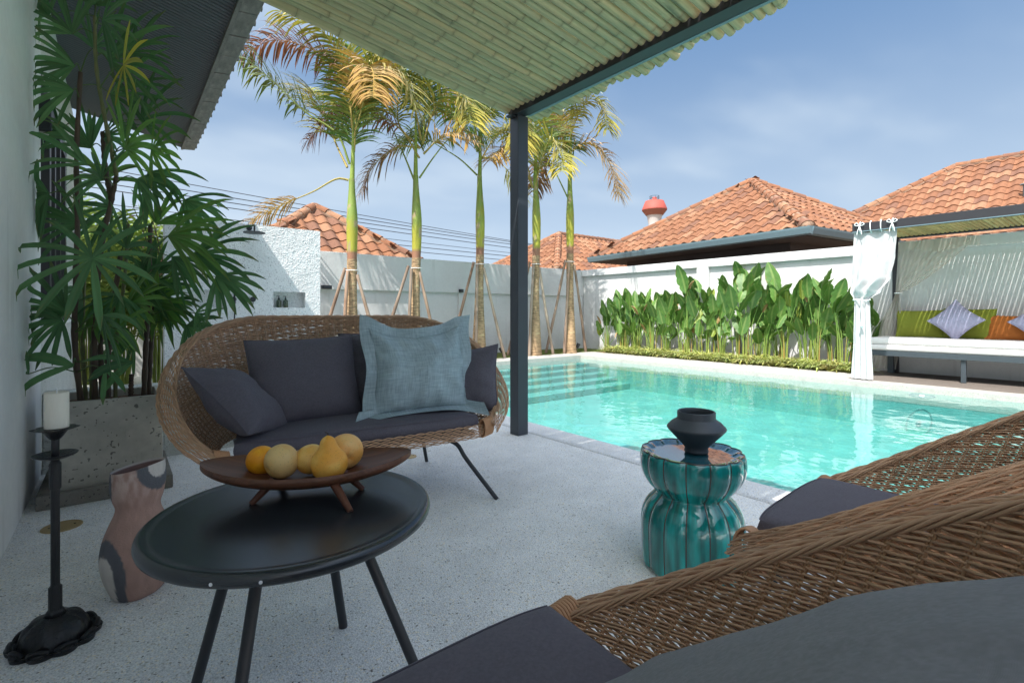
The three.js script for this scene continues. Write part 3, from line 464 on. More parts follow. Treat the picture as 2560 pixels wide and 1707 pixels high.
{
  reseed(13);
  const put = (label, m, w, h, t, x, y, z, lean, roll, o, group) => { const c = thing('cushion', label, 'cushion', x, y, z, -Math.PI / 2, group); const i = part('cover', pillow(w, h, t, o), m, c); i.rotation.set(lean, 0, roll, 'YXZ'); const e = part('piping', seam(w, h, o?.pinch), m, c); e.rotation.copy(i.rotation); return c; };
  put('olive green cushion nearest the white curtain on the day bed', mat.green, 0.62, 0.44, 0.16, 9.97, 0.815, -2.12, -0.22, 0.02, { seed: 3 });
  put('olive green cushion behind the lavender cushion on the day bed', mat.green, 0.60, 0.46, 0.16, 9.97, 0.825, -1.545, -0.2, -0.02, { seed: 4 });
  put('lavender cushion standing on its corner in front of the green ones', mat.lavender, 0.47, 0.47, 0.15, 9.76, 0.875, -1.66, -0.32, Math.PI / 4 + 0.04, { seed: 5, pinch: 0.12 });
  put('burnt orange cushion beside the green ones on the day bed', mat.orange, 0.60, 0.36, 0.15, 9.95, 0.775, -1.06, -0.25, -0.02, { seed: 6 });
  put('lavender cushion cut by the right edge of the picture', mat.lavender, 0.47, 0.47, 0.15, 9.78, 0.86, -0.78, -0.32, Math.PI / 4, { seed: 7, pinch: 0.12 });
  // white curtain, tied
  const cz = (h) => { const k = [[2.17, -2.585, -2.07], [1.8, -2.60, -2.09], [1.5, -2.625, -2.13], [1.30, -2.645, -2.24], [1.2, -2.60, -2.37], [1.175, -2.585, -2.40], [1.1, -2.59, -2.385], [0.6, -2.60, -2.37], [0.02, -2.625, -2.355]]; for (let i = 1; i < k.length; i++) if (h >= k[i][0]) { const t = (h - k[i][0]) / (k[i - 1][0] - k[i][0]), e = t * t * (3 - 2 * t); return [lerp(k[i][1], k[i - 1][1], e), lerp(k[i][2], k[i - 1][2], e)]; } return [k[8][1], k[8][2]]; };
  const cur = thing('curtain', 'long white curtain tied in the middle at the pool end of the shelter', 'curtain');
  const b = new MB(); b.grid(90, 90, (u, v) => { const h = lerp(0.02, 2.165, v), [a, c] = cz(h), f = 0.018 + 0.05 * smooth(h, 1.2, 1.4) * (1 - smooth(h, 1.45, 1.9)), w = 6 + 1.5 * fbm(u * 3 + 4, h * 0.7 + 4, 4096, 3, 2); const zz = lerp(a, c, u); return [8.535 + f * Math.sin(u * Math.PI * 2 * w / 2 * (h > 1.2 ? 0.75 : 1) + Math.sin(h * 2)) + 0.012 * fbm(u * 14 + 3, h * 9 + 3, 4096, 9, 3) - 0.07 * smooth(h, 1.18, 1.32) * (1 - smooth(h, 1.32, 1.8)) * Math.sin(u * Math.PI), h + 0.012 * Math.sin(u * 14) * (h > 2.1 ? 1 : 0), zz, zz, h]; });
  part('cloth', b.geo(), mat.sheet, cur);
  part('tie', tubeG(Array.from({ length: 25 }, (_, k) => { const a = k / 24 * 6.2832; return V(8.535 + 0.045 * Math.cos(a), 1.178 + 0.008 * Math.sin(a * 2), -2.492 + 0.105 * Math.sin(a)); }), 0.008, 6), mat.wick, cur);
  part('tie_tail', tubeG(curve([[8.475, 1.175, -2.47], [8.47, 1.05, -2.475], [8.468, 0.92, -2.465], [8.466, 0.84, -2.47]], 12), 0.007, 6), mat.wick, cur); part('tassel', new THREE.SphereGeometry(0.03, 10, 8).scale(0.8, 1.1, 1).translate(8.466, 0.81, -2.47), mat.wick, cur);
  for (const [z, bow] of [[-2.50, 1], [-2.37, 0], [-2.245, 0], [-2.11, 1]]) {
    const q = [new MB(), 0][0]; q.tube(curve([[8.53, 2.15, z], [8.484, 2.19, z], [8.482, 2.29, z], [8.52, 2.315, z]], 10), 0.007, 6);
    if (bow) for (const s of [-1, 1]) { q.tube(curve([[8.48, 2.25, z], [8.465, 2.30, z + s * 0.035], [8.465, 2.275, z + s * 0.06], [8.475, 2.25, z]], 14), 0.005, 5); q.tube(curve([[8.48, 2.25, z], [8.468, 2.19, z + s * 0.02], [8.466, 2.13, z + s * 0.03]], 8), 0.005, 5); }
    part('tie', q.geo(), mat.wick, cur);
  }
  // sheer curtain at the wall
  const sh = thing('curtain', 'sheer beige curtain swept back to the dark post inside the shelter', 'curtain');
  const g = new MB(); g.grid(70, 40, (u, v) => { const zt = lerp(-2.40, -1.42, u), e = Math.pow(v, 0.85), zb = lerp(-2.44, -2.37, u), y = lerp(2.15 - 0.035 * Math.abs(Math.sin(u * Math.PI * 6)), lerp(1.30, 1.325, u), v), lag = Math.pow(1 - v, 0.75 + 0.5 * (1 - u)); return [9.985 + 0.022 * Math.sin(u * 40 + v * 3) * (1 - 0.6 * v) + 0.01 * Math.sin(u * 17), y, lerp(zb, zt, lag)]; });
  part('cloth', g.geo(), mat.sheer, sh);
  const g2 = new MB(); g2.grid(50, 6, (u, v) => [9.96 + 0.018 * Math.sin(u * 31 + v), lerp(2.14, 1.97 + 0.03 * Math.sin(u * 9), v), lerp(-2.40, -1.42, u)]); part('valance', g2.geo(), mat.sheer, sh);
  const g3 = new MB(); g3.grid(36, 40, (u, v) => { const wz = 0.06 + 0.26 * smooth(v, 0, 0.45), c = lerp(-2.42, -2.60, v); return [10.0 + 0.02 * Math.sin(u * 26 + v * 2), lerp(1.31, 0.06, v), c + (u - 0.5) * wz]; }); part('cloth', g3.geo(), mat.sheer, sh);
  part('tie', tubeG(Array.from({ length: 20 }, (_, k) => { const a = k / 19 * 6.2832; return V(10.0 + 0.05 * Math.cos(a), 1.31, -2.41 + 0.045 * Math.sin(a)); }), 0.009, 6), mat.wick, sh);
  solo('curtain_wire', tubeG([V(9.985, 2.155, -2.45), V(9.985, 2.16, 3.2)], 0.004, 6), mat.cable, 'thin curtain wire stretched under the rear beam of the shelter', 'wire');
}

// ---------------------------------------------------------------- woven furniture
// rim: half outline from the middle of the back to the front corner as [x, y, z] (x > 0); low: the same for the seat ring
function wickerShell(root, rim, low, o) {
  const mirror = (a) => [...a.slice(1).reverse().map(([x, y, z]) => V(-x, y, z)), ...a.map((q) => V(...q))].reverse();   // right front corner ... left front corner
  const rc = new THREE.CatmullRomCurve3(mirror(rim), false, 'centripetal'), lc = new THREE.CatmullRomCurve3(mirror(low), false, 'centripetal');
  const stakes = o.stakes, sub = o.sub, N = stakes * sub, pitch = o.pitch, r = o.r;
  const Rm = [], Lw = [], Out = [], Cp = [], len = [];
  for (let k = 0; k <= N; k++) { const t = k / N; Rm.push(rc.getPointAt(t)); Lw.push(lc.getPointAt(t)); }
  for (let k = 0; k <= N; k++) {
    const T = Rm[Math.min(k + 1, N)].clone().sub(Rm[Math.max(k - 1, 0)]).setY(0).normalize(), n = V(T.z, 0, -T.x); if (n.dot(Rm[k].clone().setY(0).sub(V(0, 0, -0.3))) < 0) n.negate(); Out.push(n);
    const m = Rm[k].clone().add(Lw[k]).multiplyScalar(0.5).addScaledVector(n, 0.05 * smooth(Rm[k].y, 0.38, 0.6)); m.y -= 0.03 * smooth(Rm[k].y, 0.4, 0.6); Cp.push(m);
    let l = 0, p = Lw[k]; for (let i = 1; i <= 8; i++) { const q = bez(k, i / 8); l += p.distanceTo(q); p = q; } len.push(l);
  }
  function bez(k, s) { const a = (1 - s) * (1 - s), b = 2 * s * (1 - s), c = s * s; return V(Lw[k].x * a + Cp[k].x * b + Rm[k].x * c, Lw[k].y * a + Cp[k].y * b + Rm[k].y * c, Lw[k].z * a + Cp[k].z * b + Rm[k].z * c); }
  const tint = () => { const t = rr(0.74, 1.12), w = rr(-0.02, 0.02); return [o.col[0] * t, (o.col[1] + w * 0.3) * t, (o.col[2] + w * 0.2) * t]; };
  o.inner = o.outside ?? 1; const b = new MB(), A = o.amp, nrm = (k, s) => { const d = bez(k, Math.min(1, s + 0.02)).sub(bez(k, Math.max(0, s - 0.02))), T = Rm[Math.min(k + 1, N)].clone().lerp(Lw[Math.min(k + 1, N)], 1 - s).sub(Rm[Math.max(k - 1, 0)].clone().lerp(Lw[Math.max(k - 1, 0)], 1 - s)), n = T.cross(d).normalize(); return [n, d.normalize()]; };
  const rows = Math.ceil(Math.max(...len) / pitch);
  for (let j = 0; j < rows; j++) for (const ph of [0, Math.PI, 9]) {
    const back = ph === 9; let run = [], c = back ? o.dark : tint();
    for (let k = 0; k <= N; k++) {
      const vv = (j + (back ? 1 : 0.5)) * pitch + 0.0015 * Math.sin(k * 0.21 + j * 1.7), s = vv / len[k];
      if (s < 1.0) { const [n, d] = nrm(k, s), a = Math.PI * k / sub + ph + (o.shift ?? 0) * j; const p = back ? bez(k, s).addScaledVector(n, o.inner * (0.0050 + 0.0016 * Math.cos(a + j))).addScaledVector(d, 0.0022 * Math.sin(k * 0.37 + j * 2.1)) : bez(k, s).addScaledVector(n, A * Math.cos(a)).addScaledVector(d, o.twist * Math.sin(a)); run.push(p); if (!back && k % (sub * 7) === 0 && k) { b.tube(run, r, o.seg, c); run = [p]; c = tint(); } }
      else { if (run.length > 2) b.tube(run, r, o.seg, c); run = []; }
    }
    if (run.length > 2) b.tube(run, r, o.seg, c);
  }
  part('weave', b.geo(), mat.wicker, root).userData.kind = 'stuff';
  const st = new MB();                      // paired uprights
  for (let k = sub / 2; k <= N; k += sub) { const q = Math.round(k); for (const dx of [-0.0035, 0.0035]) { const pts = []; for (let i = 0; i <= 6; i++) { const T = Rm[Math.min(q + 1, N)].clone().sub(Rm[Math.max(q - 1, 0)]).normalize(); pts.push(bez(q, i / 6).addScaledVector(T, dx)); } st.tube(pts, r * 0.95, 5, o.dark); } }
  part('stakes', st.geo(), mat.wicker, root).userData.kind = 'stuff';
  // rolled border: rises a little from the crease, then falls outwards
  const W = (t) => o.border * (0.62 + 0.38 * Math.pow(Math.sin(Math.PI * clamp(t, 0.02, 0.98)), 0.5)), bp = (k, w) => { const t = k / N, ww = W(t), q = w / 1, y = 0.020 * Math.sin(q * Math.PI * 0.8) - 0.045 * q * q; return Rm[k].clone().addScaledVector(Out[k], ww * q * (1 - 0.15 * q)).add(V(0, y, 0.02 * q * smooth(Math.abs(t - 0.5), 0.25, 0.5))); };
  const br = new MB(), nb = o.borderRows;
  for (let j = 0; j < nb; j++) for (const ph of [0, Math.PI]) { let run = [], c = tint(); for (let k = 0; k <= N; k++) { const w = (j + 0.6) / nb, a = Math.PI * k / sub * 0.8 + ph + j * 0.9, p = bp(k, w), up = bp(k, Math.min(1, w + 0.05)).sub(bp(k, w - 0.05)).normalize(), n = Rm[Math.min(k + 1, N)].clone().sub(Rm[Math.max(k - 1, 0)]).normalize().cross(up).normalize(); run.push(p.addScaledVector(n, A * 1.05 * Math.cos(a)).addScaledVector(up, o.twist * 1.25 * Math.sin(a))); if (k % (sub * 6) === 0 && k) { br.tube(run, r * 1.05, o.seg, c); run = [p]; c = tint(); } } br.tube(run, r * 1.05, o.seg, c); }
  part('border', br.geo(), mat.wicker, root).userData.kind = 'stuff';
  const bd = new MB();                      // plaited crease and outer edge
  for (const [w, cnt, rad] of [[0, 5, 0.0062], [1.02, 3, 0.0045]]) for (let s = 0; s < cnt; s++) { const pts = [], c = tint(); for (let k = 0; k <= N; k += 1) { const a = k / sub * 2.1 + s / cnt * Math.PI * 2, p = bp(k, w); pts.push(p.addScaledVector(Out[k], rad * Math.cos(a)).add(V(0, rad * Math.sin(a) + 0.002, 0))); } bd.tube(pts, r * 1.15, o.seg, c); }
  part('braid', bd.geo(), mat.wicker, root);
  // front rail and wrapped corners
  const fr = new MB(), fx = rim[rim.length - 1][0] - 0.01, fz = rim[rim.length - 1][2] + 0.005, fn = Math.round(fx * 2 / 0.05) * sub;
  const fq = (u, w) => V((u - 0.5) * 2 * fx, 0.372 - 0.075 * w, fz - 0.022 * (1 - Math.sin(w * Math.PI)) + 0.035 * (1 - Math.pow(2 * u - 1, 2)));
  for (let j = 0; j < 6; j++) for (const ph of [0, Math.PI]) { const pts = []; for (let k = 0; k <= fn; k++) { const a = Math.PI * k / sub * 0.9 + ph + j * 0.8; pts.push(fq(k / fn, (j + 0.5) / 6).add(V(0, o.twist * 1.6 * Math.sin(a), A * Math.cos(a)))); } fr.tube(pts, r * 1.05, o.seg, tint()); }
  part('front_rail', fr.geo(), mat.wicker, root);
  for (const s of [-1, 1]) { const c = new MB(), e = Rm[s < 0 ? N : 0], e2 = e; for (let k = 0; k < 9; k++) { const u = k / 8, cx = e2.x + s * lerp(-0.028, 0.026, u), pts = []; for (let i = 0; i <= 16; i++) { const a = i / 16 * Math.PI * 2; pts.push(V(cx + 0.006 * Math.cos(a), 0.350 + 0.050 * Math.sin(a) + 0.012 * u, fz - 0.004 + 0.030 * Math.cos(a) - 0.006 * u)); } c.tube(pts, 0.0036, 6, [o.col[0] * 0.95, o.col[1] * 0.85, o.col[2] * 0.75]); } part('corner_wrap', c.geo(), mat.wicker, root); }
  const sx = low[low.length - 1][0] - 0.03, sd = Math.abs(low[0][2]) - 0.05;
  part('seat_frame', box(-sx, sx, 0.315, 0.335, -sd, 0.005, 0.008), mat.darkSteel, root);
}
const legPts = (x, z, fx, fz, y) => curve([[x * 0.62, y, z * 0.86 - 0.02], [x * 0.86, y + 0.002, z * 0.96], [lerp(x, fx, 0.12), y - 0.035, lerp(z, fz, 0.14)], [lerp(x, fx, 0.3), y - 0.10, lerp(z, fz, 0.34)], [fx, 0.0, fz]], 26);
const seatPad = (wf, wb, d, t, y, bulge = 0.012, bow = 0.018) => {       // a boxy seat cushion, wider in front
  const g = new RoundedBoxGeometry(1, t, 1, 8, 0.018), b = new MB(), n = 40;
  const side = (v) => lerp(wf, wb, v), rim = 0.022, cr = (u) => Math.pow(Math.max(0, 1 - Math.pow(Math.abs(u * 2 - 1), 14)), 0.9);
  const px = (u, v) => (u - 0.5) * side(v), pz = (u, v) => -v * d + bow * (1 - Math.pow(2 * u - 1, 4)) * (1 - v);
  for (const top of [1, 0]) b.grid(n, n, (u, v) => { const uu = top ? u : 1 - u, e = Math.pow(cr(u) * cr(v), 0.5), wr = 0.004 * (fbm(uu * 5 + 3, v * 6 + 3, 4096, 21, 3) - 0.5) * e; return [px(uu, v), y + (top ? t - rim * 0.5 * (1 - e) + bulge * Math.sin(uu * Math.PI) * Math.sin(v * Math.PI) + wr : rim * 0.5 * (1 - e)), pz(uu, v), px(uu, v), pz(uu, v)]; });
  const ring = []; for (let k = 0; k <= n; k++) ring.push([k / n, 0]); for (let k = 1; k <= n; k++) ring.push([1, k / n]); for (let k = 1; k <= n; k++) ring.push([1 - k / n, 1]); for (let k = 1; k <= n; k++) ring.push([0, 1 - k / n]);
  const bo = b.n, m = 6; for (let j = 0; j <= m; j++) ring.forEach(([u, v]) => { const q = j / m, o = 0.010 * Math.sin(q * Math.PI), cx = px(u, v), cz = pz(u, v), l = Math.hypot(cx, cz + d / 2) || 1; b.v(cx * (1 + o / l), y + lerp(rim * 0.5, t - rim * 0.5, q), cz + (cz + d / 2) / l * o, null, cx + cz, y + q * t); });
  for (let j = 0; j < m; j++) for (let k = 0; k < ring.length - 1; k++) { const a = bo + j * ring.length + k; b.q(a, a + 1, a + 1 + ring.length, a + ring.length); }
  return b.geo(0.9);
};
const SOFA = { x: 0.985, z: -2.365, turn: -R(7.1) };
{
  reseed(21);
  const s = thing('sofa', 'wide rounded brown wicker sofa with black steel legs facing the coffee table', 'sofa', SOFA.x, 0, SOFA.z, SOFA.turn);
  wickerShell(s,
    [[0, 0.965, -0.765], [0.28, 0.965, -0.765], [0.49, 0.96, -0.735], [0.68, 0.90, -0.63], [0.785, 0.80, -0.48], [0.82, 0.69, -0.33], [0.81, 0.575, -0.18], [0.745, 0.46, -0.06], [0.645, 0.372, 0.015]],
    [[0, 0.345, -0.60], [0.30, 0.345, -0.60], [0.45, 0.345, -0.575], [0.555, 0.343, -0.51], [0.615, 0.343, -0.40], [0.645, 0.342, -0.27], [0.65, 0.34, -0.15], [0.635, 0.34, -0.06], [0.61, 0.34, 0.005]],
    { stakes: 66, sub: 5, pitch: 0.0088, r: 0.0025, amp: 0.0042, twist: 0.0030, seg: 5, col: [0.60, 0.37, 0.225], dark: [0.32, 0.17, 0.085], border: 0.086, borderRows: 9 });
  for (const [x, z, fx, fz] of [[0.46, -0.06, 0.625, 0.17], [-0.46, -0.06, -0.625, 0.17], [0.46, -0.52, 0.555, -0.66], [-0.46, -0.52, -0.555, -0.66]]) part('leg', tubeG(legPts(x, z, fx, fz, 0.305), 0.0115, 12), mat.black, s);
  const on = (name, label, cat, x, y, z, yaw = 0) => thing(name, label, cat, SOFA.x + Math.cos(SOFA.turn) * x + Math.sin(SOFA.turn) * z, y, SOFA.z - Math.sin(SOFA.turn) * x + Math.cos(SOFA.turn) * z, SOFA.turn + yaw);
  const pad = on('seat_cushion', 'long dark grey seat cushion of the wicker sofa', 'cushion', 0, 0, 0); part('cover', seatPad(1.18, 1.08, 0.55, 0.085, 0.352), mat.charcoal, pad);
  part('piping', tubeG(Array.from({ length: 33 }, (_, k) => V((k / 32 - 0.5) * 1.17, 0.4255, 0.003 + 0.018 * (1 - Math.pow(2 * k / 32 - 1, 4)))), 0.0024, 5), mat.charcoal, pad);
  const cush = (label, m, w, h, t, x, y, z, yaw, lean, roll, o) => { const c = on('cushion', label, 'cushion', x, y, z, yaw), i = part('cover', pillow(w, h, t, { n: 40, ...o }), m, c); i.rotation.set(lean, 0, roll, 'YXZ'); if (!o.flange) part('piping', seam(w, h, o.pinch ?? 0.06, 0.003), m, c).rotation.copy(i.rotation); return c; };
  cush('dark grey scatter cushion slumped edge-on against the left arm of the wicker sofa', mat.charcoal, 0.43, 0.43, 0.20, -0.560, 0.575, -0.205, R(72), -0.82, -0.30, { seed: 2, pinch: 0.09, crease: 0.014 });
  cush('large square dark grey back cushion left of centre on the wicker sofa', mat.charcoal, 0.56, 0.48, 0.19, -0.245, 0.635, -0.375, R(3), -0.36, 0.03, { seed: 3, pinch: 0.055, sag: 0.02 });
  cush('dark grey back cushion half hidden behind the blue linen cushion', mat.charcoal, 0.50, 0.48, 0.17, 0.215, 0.660, -0.45, R(-4), -0.33, 0.06, { seed: 4, pinch: 0.07 });
  cush('small dark grey cushion leaning on the right arm of the wicker sofa', mat.charcoal, 0.42, 0.42, 0.17, 0.645, 0.585, -0.255, R(-48), -0.40, 0.14, { seed: 5, pinch: 0.09, crease: 0.014 });
  // blue linen cushion with a wide loose flange
  const slouch = (p) => { const x = p[0] / 0.265, y = p[1] / 0.235, t = smooth(y, -0.2, 1.15); p[1] -= 0.050 * t * Math.max(0, 1 - x * x) ; p[2] += -0.03 * t * t * (1 - 0.5 * x * x) + 0.016 * Math.sin(x * 5.2 + y * 1.2) * (0.35 + 0.65 * t) * (1 - Math.min(1, x * x * 0.6)); p[0] += 0.010 * Math.sin(y * 3 + 1) * (1 - y * y * 0.3); return p; };
  const reshape = (g) => { const a = g.attributes.position; for (let i = 0; i < a.count; i++) { const q = slouch([a.getX(i), a.getY(i), a.getZ(i)]); a.setXYZ(i, q[0], q[1], q[2]); } g.computeVertexNormals(); return g; };
  const c = on('cushion', 'light blue linen cushion with a wide floppy flange on the right of the sofa', 'cushion', 0.335, 0.685, -0.205, R(-4)), w = 0.53, h = 0.47;
  const i = part('cover', reshape(pillow(w, h, 0.20, { n: 56, seed: 8, pinch: 0.05, crease: 0.03, sag: 0.03, folds: 1 })), mat.blueLinen, c); i.rotation.set(-0.24, 0, 0.015, 'YXZ');
  const f = new MB(), edge = (q) => { const s4 = Math.floor(q) % 4, k = q - Math.floor(q), e = k * 2 - 1; return s4 === 0 ? [e, -1] : s4 === 1 ? [1, e] : s4 === 2 ? [-e, 1] : [-1, -e]; }, nn = 168;
  for (const sd of [0.0022, -0.0022]) f.grid(nn, 7, (u, v) => {
    const uu = sd > 0 ? u : 1 - u, q = uu * 4 - 1e-9 < 0 ? 0 : Math.min(uu * 4, 3.99999), [ex, ey] = edge(q), k = q - Math.floor(q), corner = Math.pow(Math.abs(k * 2 - 1), 6);
    const bx = ex * w / 2 * (1 - 0.05 * (1 - ey * ey) * Math.abs(ex)), by = ey * h / 2 * (1 - 0.05 * (1 - ex * ex) * Math.abs(ey)), wd = 0.058 + 0.014 * corner;
    let zz = 0.014 * Math.sin(uu * Math.PI * 2 * 7 + 1) * v + 0.012 * (fbm(uu * 22 + 5, 3, 4096, 61, 2) - 0.5) * 2 * v;
    let x = bx + ex * wd * v * (Math.abs(ex) > 0.999 ? 1 : corner), y = by + ey * wd * v * (Math.abs(ey) > 0.999 ? 1 : corner);
    const fl = corner * v; if (ex < 0 && ey > 0) { zz += -0.02 * fl; y += 0.012 * fl; x += 0.03 * fl; } if (ex > 0 && ey > 0) { x += 0.035 * fl; y += 0.01 * fl; zz -= 0.05 * fl; } if (ey < -0.9) { y += 0.030 * v; zz += 0.055 * v + 0.02 * fl; if (ex < 0) x -= 0.05 * fl; if (ex > 0) { x += 0.01 * fl; y -= 0.035 * fl; zz += 0.05 * fl; } }
    return [x, y, zz + sd, x, y];
  });
  const fm = part('flange', reshape(f.geo()), mat.blueLinen, c); fm.rotation.copy(i.rotation);
}
function armchair(label, x, z, turn) {
  const s = thing('armchair', label, 'armchair', x, 0, z, turn);
  wickerShell(s,
    [[0, 0.935, -0.90], [0.14, 0.925, -0.885], [0.27, 0.88, -0.80], [0.355, 0.79, -0.64], [0.385, 0.685, -0.47], [0.385, 0.575, -0.30], [0.365, 0.468, -0.14], [0.305, 0.372, 0.015]],
    [[0, 0.345, -0.56], [0.12, 0.345, -0.555], [0.20, 0.343, -0.52], [0.245, 0.342, -0.43], [0.265, 0.342, -0.30], [0.272, 0.34, -0.18], [0.272, 0.34, -0.08], [0.262, 0.34, 0.005]],
    { stakes: 46, sub: 6, pitch: 0.0084, r: 0.0023, amp: 0.0044, twist: 0.0034, seg: 6, shift: 0.0, col: [0.50, 0.31, 0.19], dark: [0.34, 0.18, 0.09], border: 0.080, borderRows: 9 });
  for (const [a, b, fa, fb] of [[0.2, -0.06, 0.30, 0.12], [-0.2, -0.06, -0.30, 0.12], [0.2, -0.5, 0.27, -0.66], [-0.2, -0.5, -0.27, -0.66]]) part('leg', tubeG(legPts(a, b, fa, fb, 0.305), 0.0105, 10), mat.black, s);
  return s;
}
{
  reseed(22);
  armchair('nearest wicker armchair, filling the bottom right corner of the picture', 0.40, -0.715, Math.PI);
  reseed(23);
  armchair('second wicker armchair behind the nearest one, beside the pool edge', 1.665, -0.665, Math.PI + R(3));
  const pad = (label, x, z, turn) => { const p = thing('seat_cushion', label, 'cushion', x, 0, z, turn); part('cover', seatPad(0.525, 0.46, 0.52, 0.085, 0.346), mat.charcoal, p); part('piping', tubeG(Array.from({ length: 25 }, (_, k) => V((k / 24 - 0.5) * 0.518, 0.4195, 0.003 + 0.018 * (1 - Math.pow(2 * k / 24 - 1, 4)))), 0.0022, 5), mat.charcoal, p); };
  pad('dark grey seat cushion of the nearest armchair at the bottom edge', 0.405, -0.72, Math.PI); pad('dark grey seat cushion of the second armchair by the pool', 1.668, -0.665, Math.PI + R(3));
  const back = (label, x, y, z, turn, lean, hh) => { const c = thing('cushion', label, 'cushion', x, y, z, turn), i = part('cover', pillow(0.50, hh, 0.16, { n: 44, seed: 9, pinch: 0.02, crease: 0.012 }), mat.greyCloth, c); i.rotation.set(lean, 0, 0.0, 'YXZ'); };
  back('pale grey back cushion leaning in the nearest armchair', 0.375, 0.635, -0.185, Math.PI, -0.90, 0.68); back('pale grey back cushion in the second armchair, cut by the right edge', 1.74, 0.66, -0.03, Math.PI + R(3), -0.5, 0.46);
}
// ---------------------------------------------------------------- coffee table, bowl, fruit
{
  reseed(31);
  const t = thing('coffee_table', 'round black metal coffee table on four splayed rod legs', 'table', 0.362, 0, -1.35);
  part('tabletop', lathe([[0, 0.4935], [0.20, 0.4935], [0.300, 0.4938], [0.312, 0.4950], [0.322, 0.4975], [0.331, 0.4965], [0.338, 0.4905], [0.3405, 0.482], [0.338, 0.4735], [0.331, 0.468], [0.315, 0.4655], [0, 0.4655]], 96), mat.tableTop, t);
  part('sticker_mark', [0.45, 0.72].map((a) => { const g = new THREE.CylinderGeometry(0.0035, 0.0035, 0.001, 12).rotateX(Math.PI / 2).translate(0, 0.482, 0.3407); return g.rotateY(a - 0.62 - 0.55); }), mat.wick, t);
  for (const [x, z, fx, fz] of [[0.10, -0.10, 0.197, -0.215], [0.12, 0.06, 0.275, 0.16], [-0.10, 0.09, -0.195, 0.20], [-0.12, -0.06, -0.20, -0.205]]) part('leg', tubeG([V(x, 0.466, z), V(fx, 0.008, fz), V(fx * 1.002, 0, fz * 1.002)], 0.0135, 16), mat.black, t);
  // carved boat-shaped bowl on four pegs
  const L = 0.56, turn = Math.atan2(0.26, 0.50), bx = 0.425, bz = -1.452, bowl = thing('fruit_bowl', 'dark carved wooden boat-shaped bowl on short pegs on the black table', 'bowl', bx, 0.4938, bz, 0), b = new MB();
  const half = (u) => 0.137 * Math.pow(Math.max(0, 1 - Math.pow(Math.abs(u), 2.3)), 0.62), ux = V(0.894, 0, 0.449), uz = V(-0.449, 0, 0.894);
  const pt = (u, v, y) => { const l = u * L / 2, a = v * half(u); return [ux.x * l + uz.x * a, y, ux.z * l + uz.z * a, l, a + 0.3]; };
  const rimY = (u) => 0.078 + 0.022 * u * u, inY = (u, v) => rimY(u) - 0.032 * Math.pow(Math.max(0, 1 - v * v), 0.8) * Math.pow(Math.max(0, 1 - u * u), 0.7), outY = (u, v) => rimY(u) - 0.012 - 0.040 * Math.pow(Math.max(0, 1 - v * v), 0.55) * Math.pow(Math.max(0, 1 - u * u), 0.6);
  const qs = (k) => Math.sin((k - 0.5) * Math.PI);
  b.grid(64, 24, (u, v) => pt(qs(u), -qs(v) * 0.965, inY(qs(u), qs(v)))); b.grid(64, 24, (u, v) => pt(qs(u), qs(v), outY(qs(u), qs(v))));
  for (const s of [1, -1]) b.grid(64, 3, (u, v) => pt(qs(u) * s, s * lerp(1, 0.965, v), lerp(outY(qs(u), 1), inY(qs(u), 1), v) + 0.003 * Math.sin(v * Math.PI)));
  part('dish', b.geo(0.9), mat.wood, bowl);
  for (const [x, z] of [[0.274, -1.451], [0.462, -1.239], [0.548, -1.373], [0.37, -1.60]]) { const dx = x - bx, dz = z - bz; part('peg', new THREE.CylinderGeometry(0.012, 0.0075, 1, 12), mat.pegWood, bowl); const p = bowl.children[bowl.children.length - 1], a = V(dx, 0, dz), c = V(dx * 0.62, 0.052, dz * 0.62), d = c.clone().sub(a); p.position.copy(a.clone().add(c).multiplyScalar(0.5)); p.scale.y = d.length(); p.quaternion.setFromUnitVectors(V(0, 1, 0), d.normalize()); }
  const skin = (c0, c1, s) => M({ col: [1, 1, 1], map: tex(256, (u, v) => { const n = fbm(u * 4, v * 3, 4, s, 4), d = hash(Math.floor(u * 150), Math.floor(v * 110), s), t = smooth(n, 0.35, 0.7); const k = d > 0.965 ? 0.86 : 1; return [lerp(c0[0], c1[0], t) * k, lerp(c0[1], c1[1], t) * k, lerp(c0[2], c1[2], t) * k]; }, true), roughness: 0.5, sheen: 0.1 });
  const round = (r, sq, dip) => { const p = []; for (let k = 0; k <= 30; k++) { const a = k / 30 * Math.PI - Math.PI / 2, c = Math.cos(a), y = Math.sin(a); let rad = r * Math.pow(c, 0.94), yy = y * r * sq; const e = Math.exp(-Math.pow(rad / (r * 0.22), 2)); yy -= Math.sign(y) * dip * e; p.push([Math.max(rad, 0.0001), yy]); } return lathe(p, 40); };
  const fruit = (label, cat, g, m, x, y, z, tilt, turn, stem) => { const o = thing(cat === 'pear' ? 'pear' : 'apple', label, cat, x, y, z, turn), f = part('flesh', g, m, o); f.rotation.z = tilt; if (stem) { const s = part('stem', stem[0], stem[1], o); s.rotation.z = tilt; } return o; };
  const pit = () => [new THREE.CylinderGeometry(0.006, 0.003, 0.006, 10).translate(0, 0.038, 0), mat.brownTrim];
  const yB = 0.4938 + 0.052;
  const P = (s, a) => V(bx + ux.x * s + uz.x * a, 0, bz + ux.z * s + uz.z * a);
  let q = P(-0.135, -0.028); fruit('deep yellow round fruit at the left end of the row in the bowl', 'fruit', round(0.040, 0.97, 0.002), skin([0.93, 0.60, 0.05], [0.97, 0.70, 0.16], 301), q.x, yB + 0.036, q.z, 0.3, 0);
  q = P(-0.070, 0.020); fruit('pale yellow round fruit with its dark eye facing left, second from the left', 'fruit', round(0.0465, 0.94, 0.006), skin([0.88, 0.70, 0.40], [0.90, 0.76, 0.50], 302), q.x, yB + 0.043, q.z, 1.25, R(-165), pit());
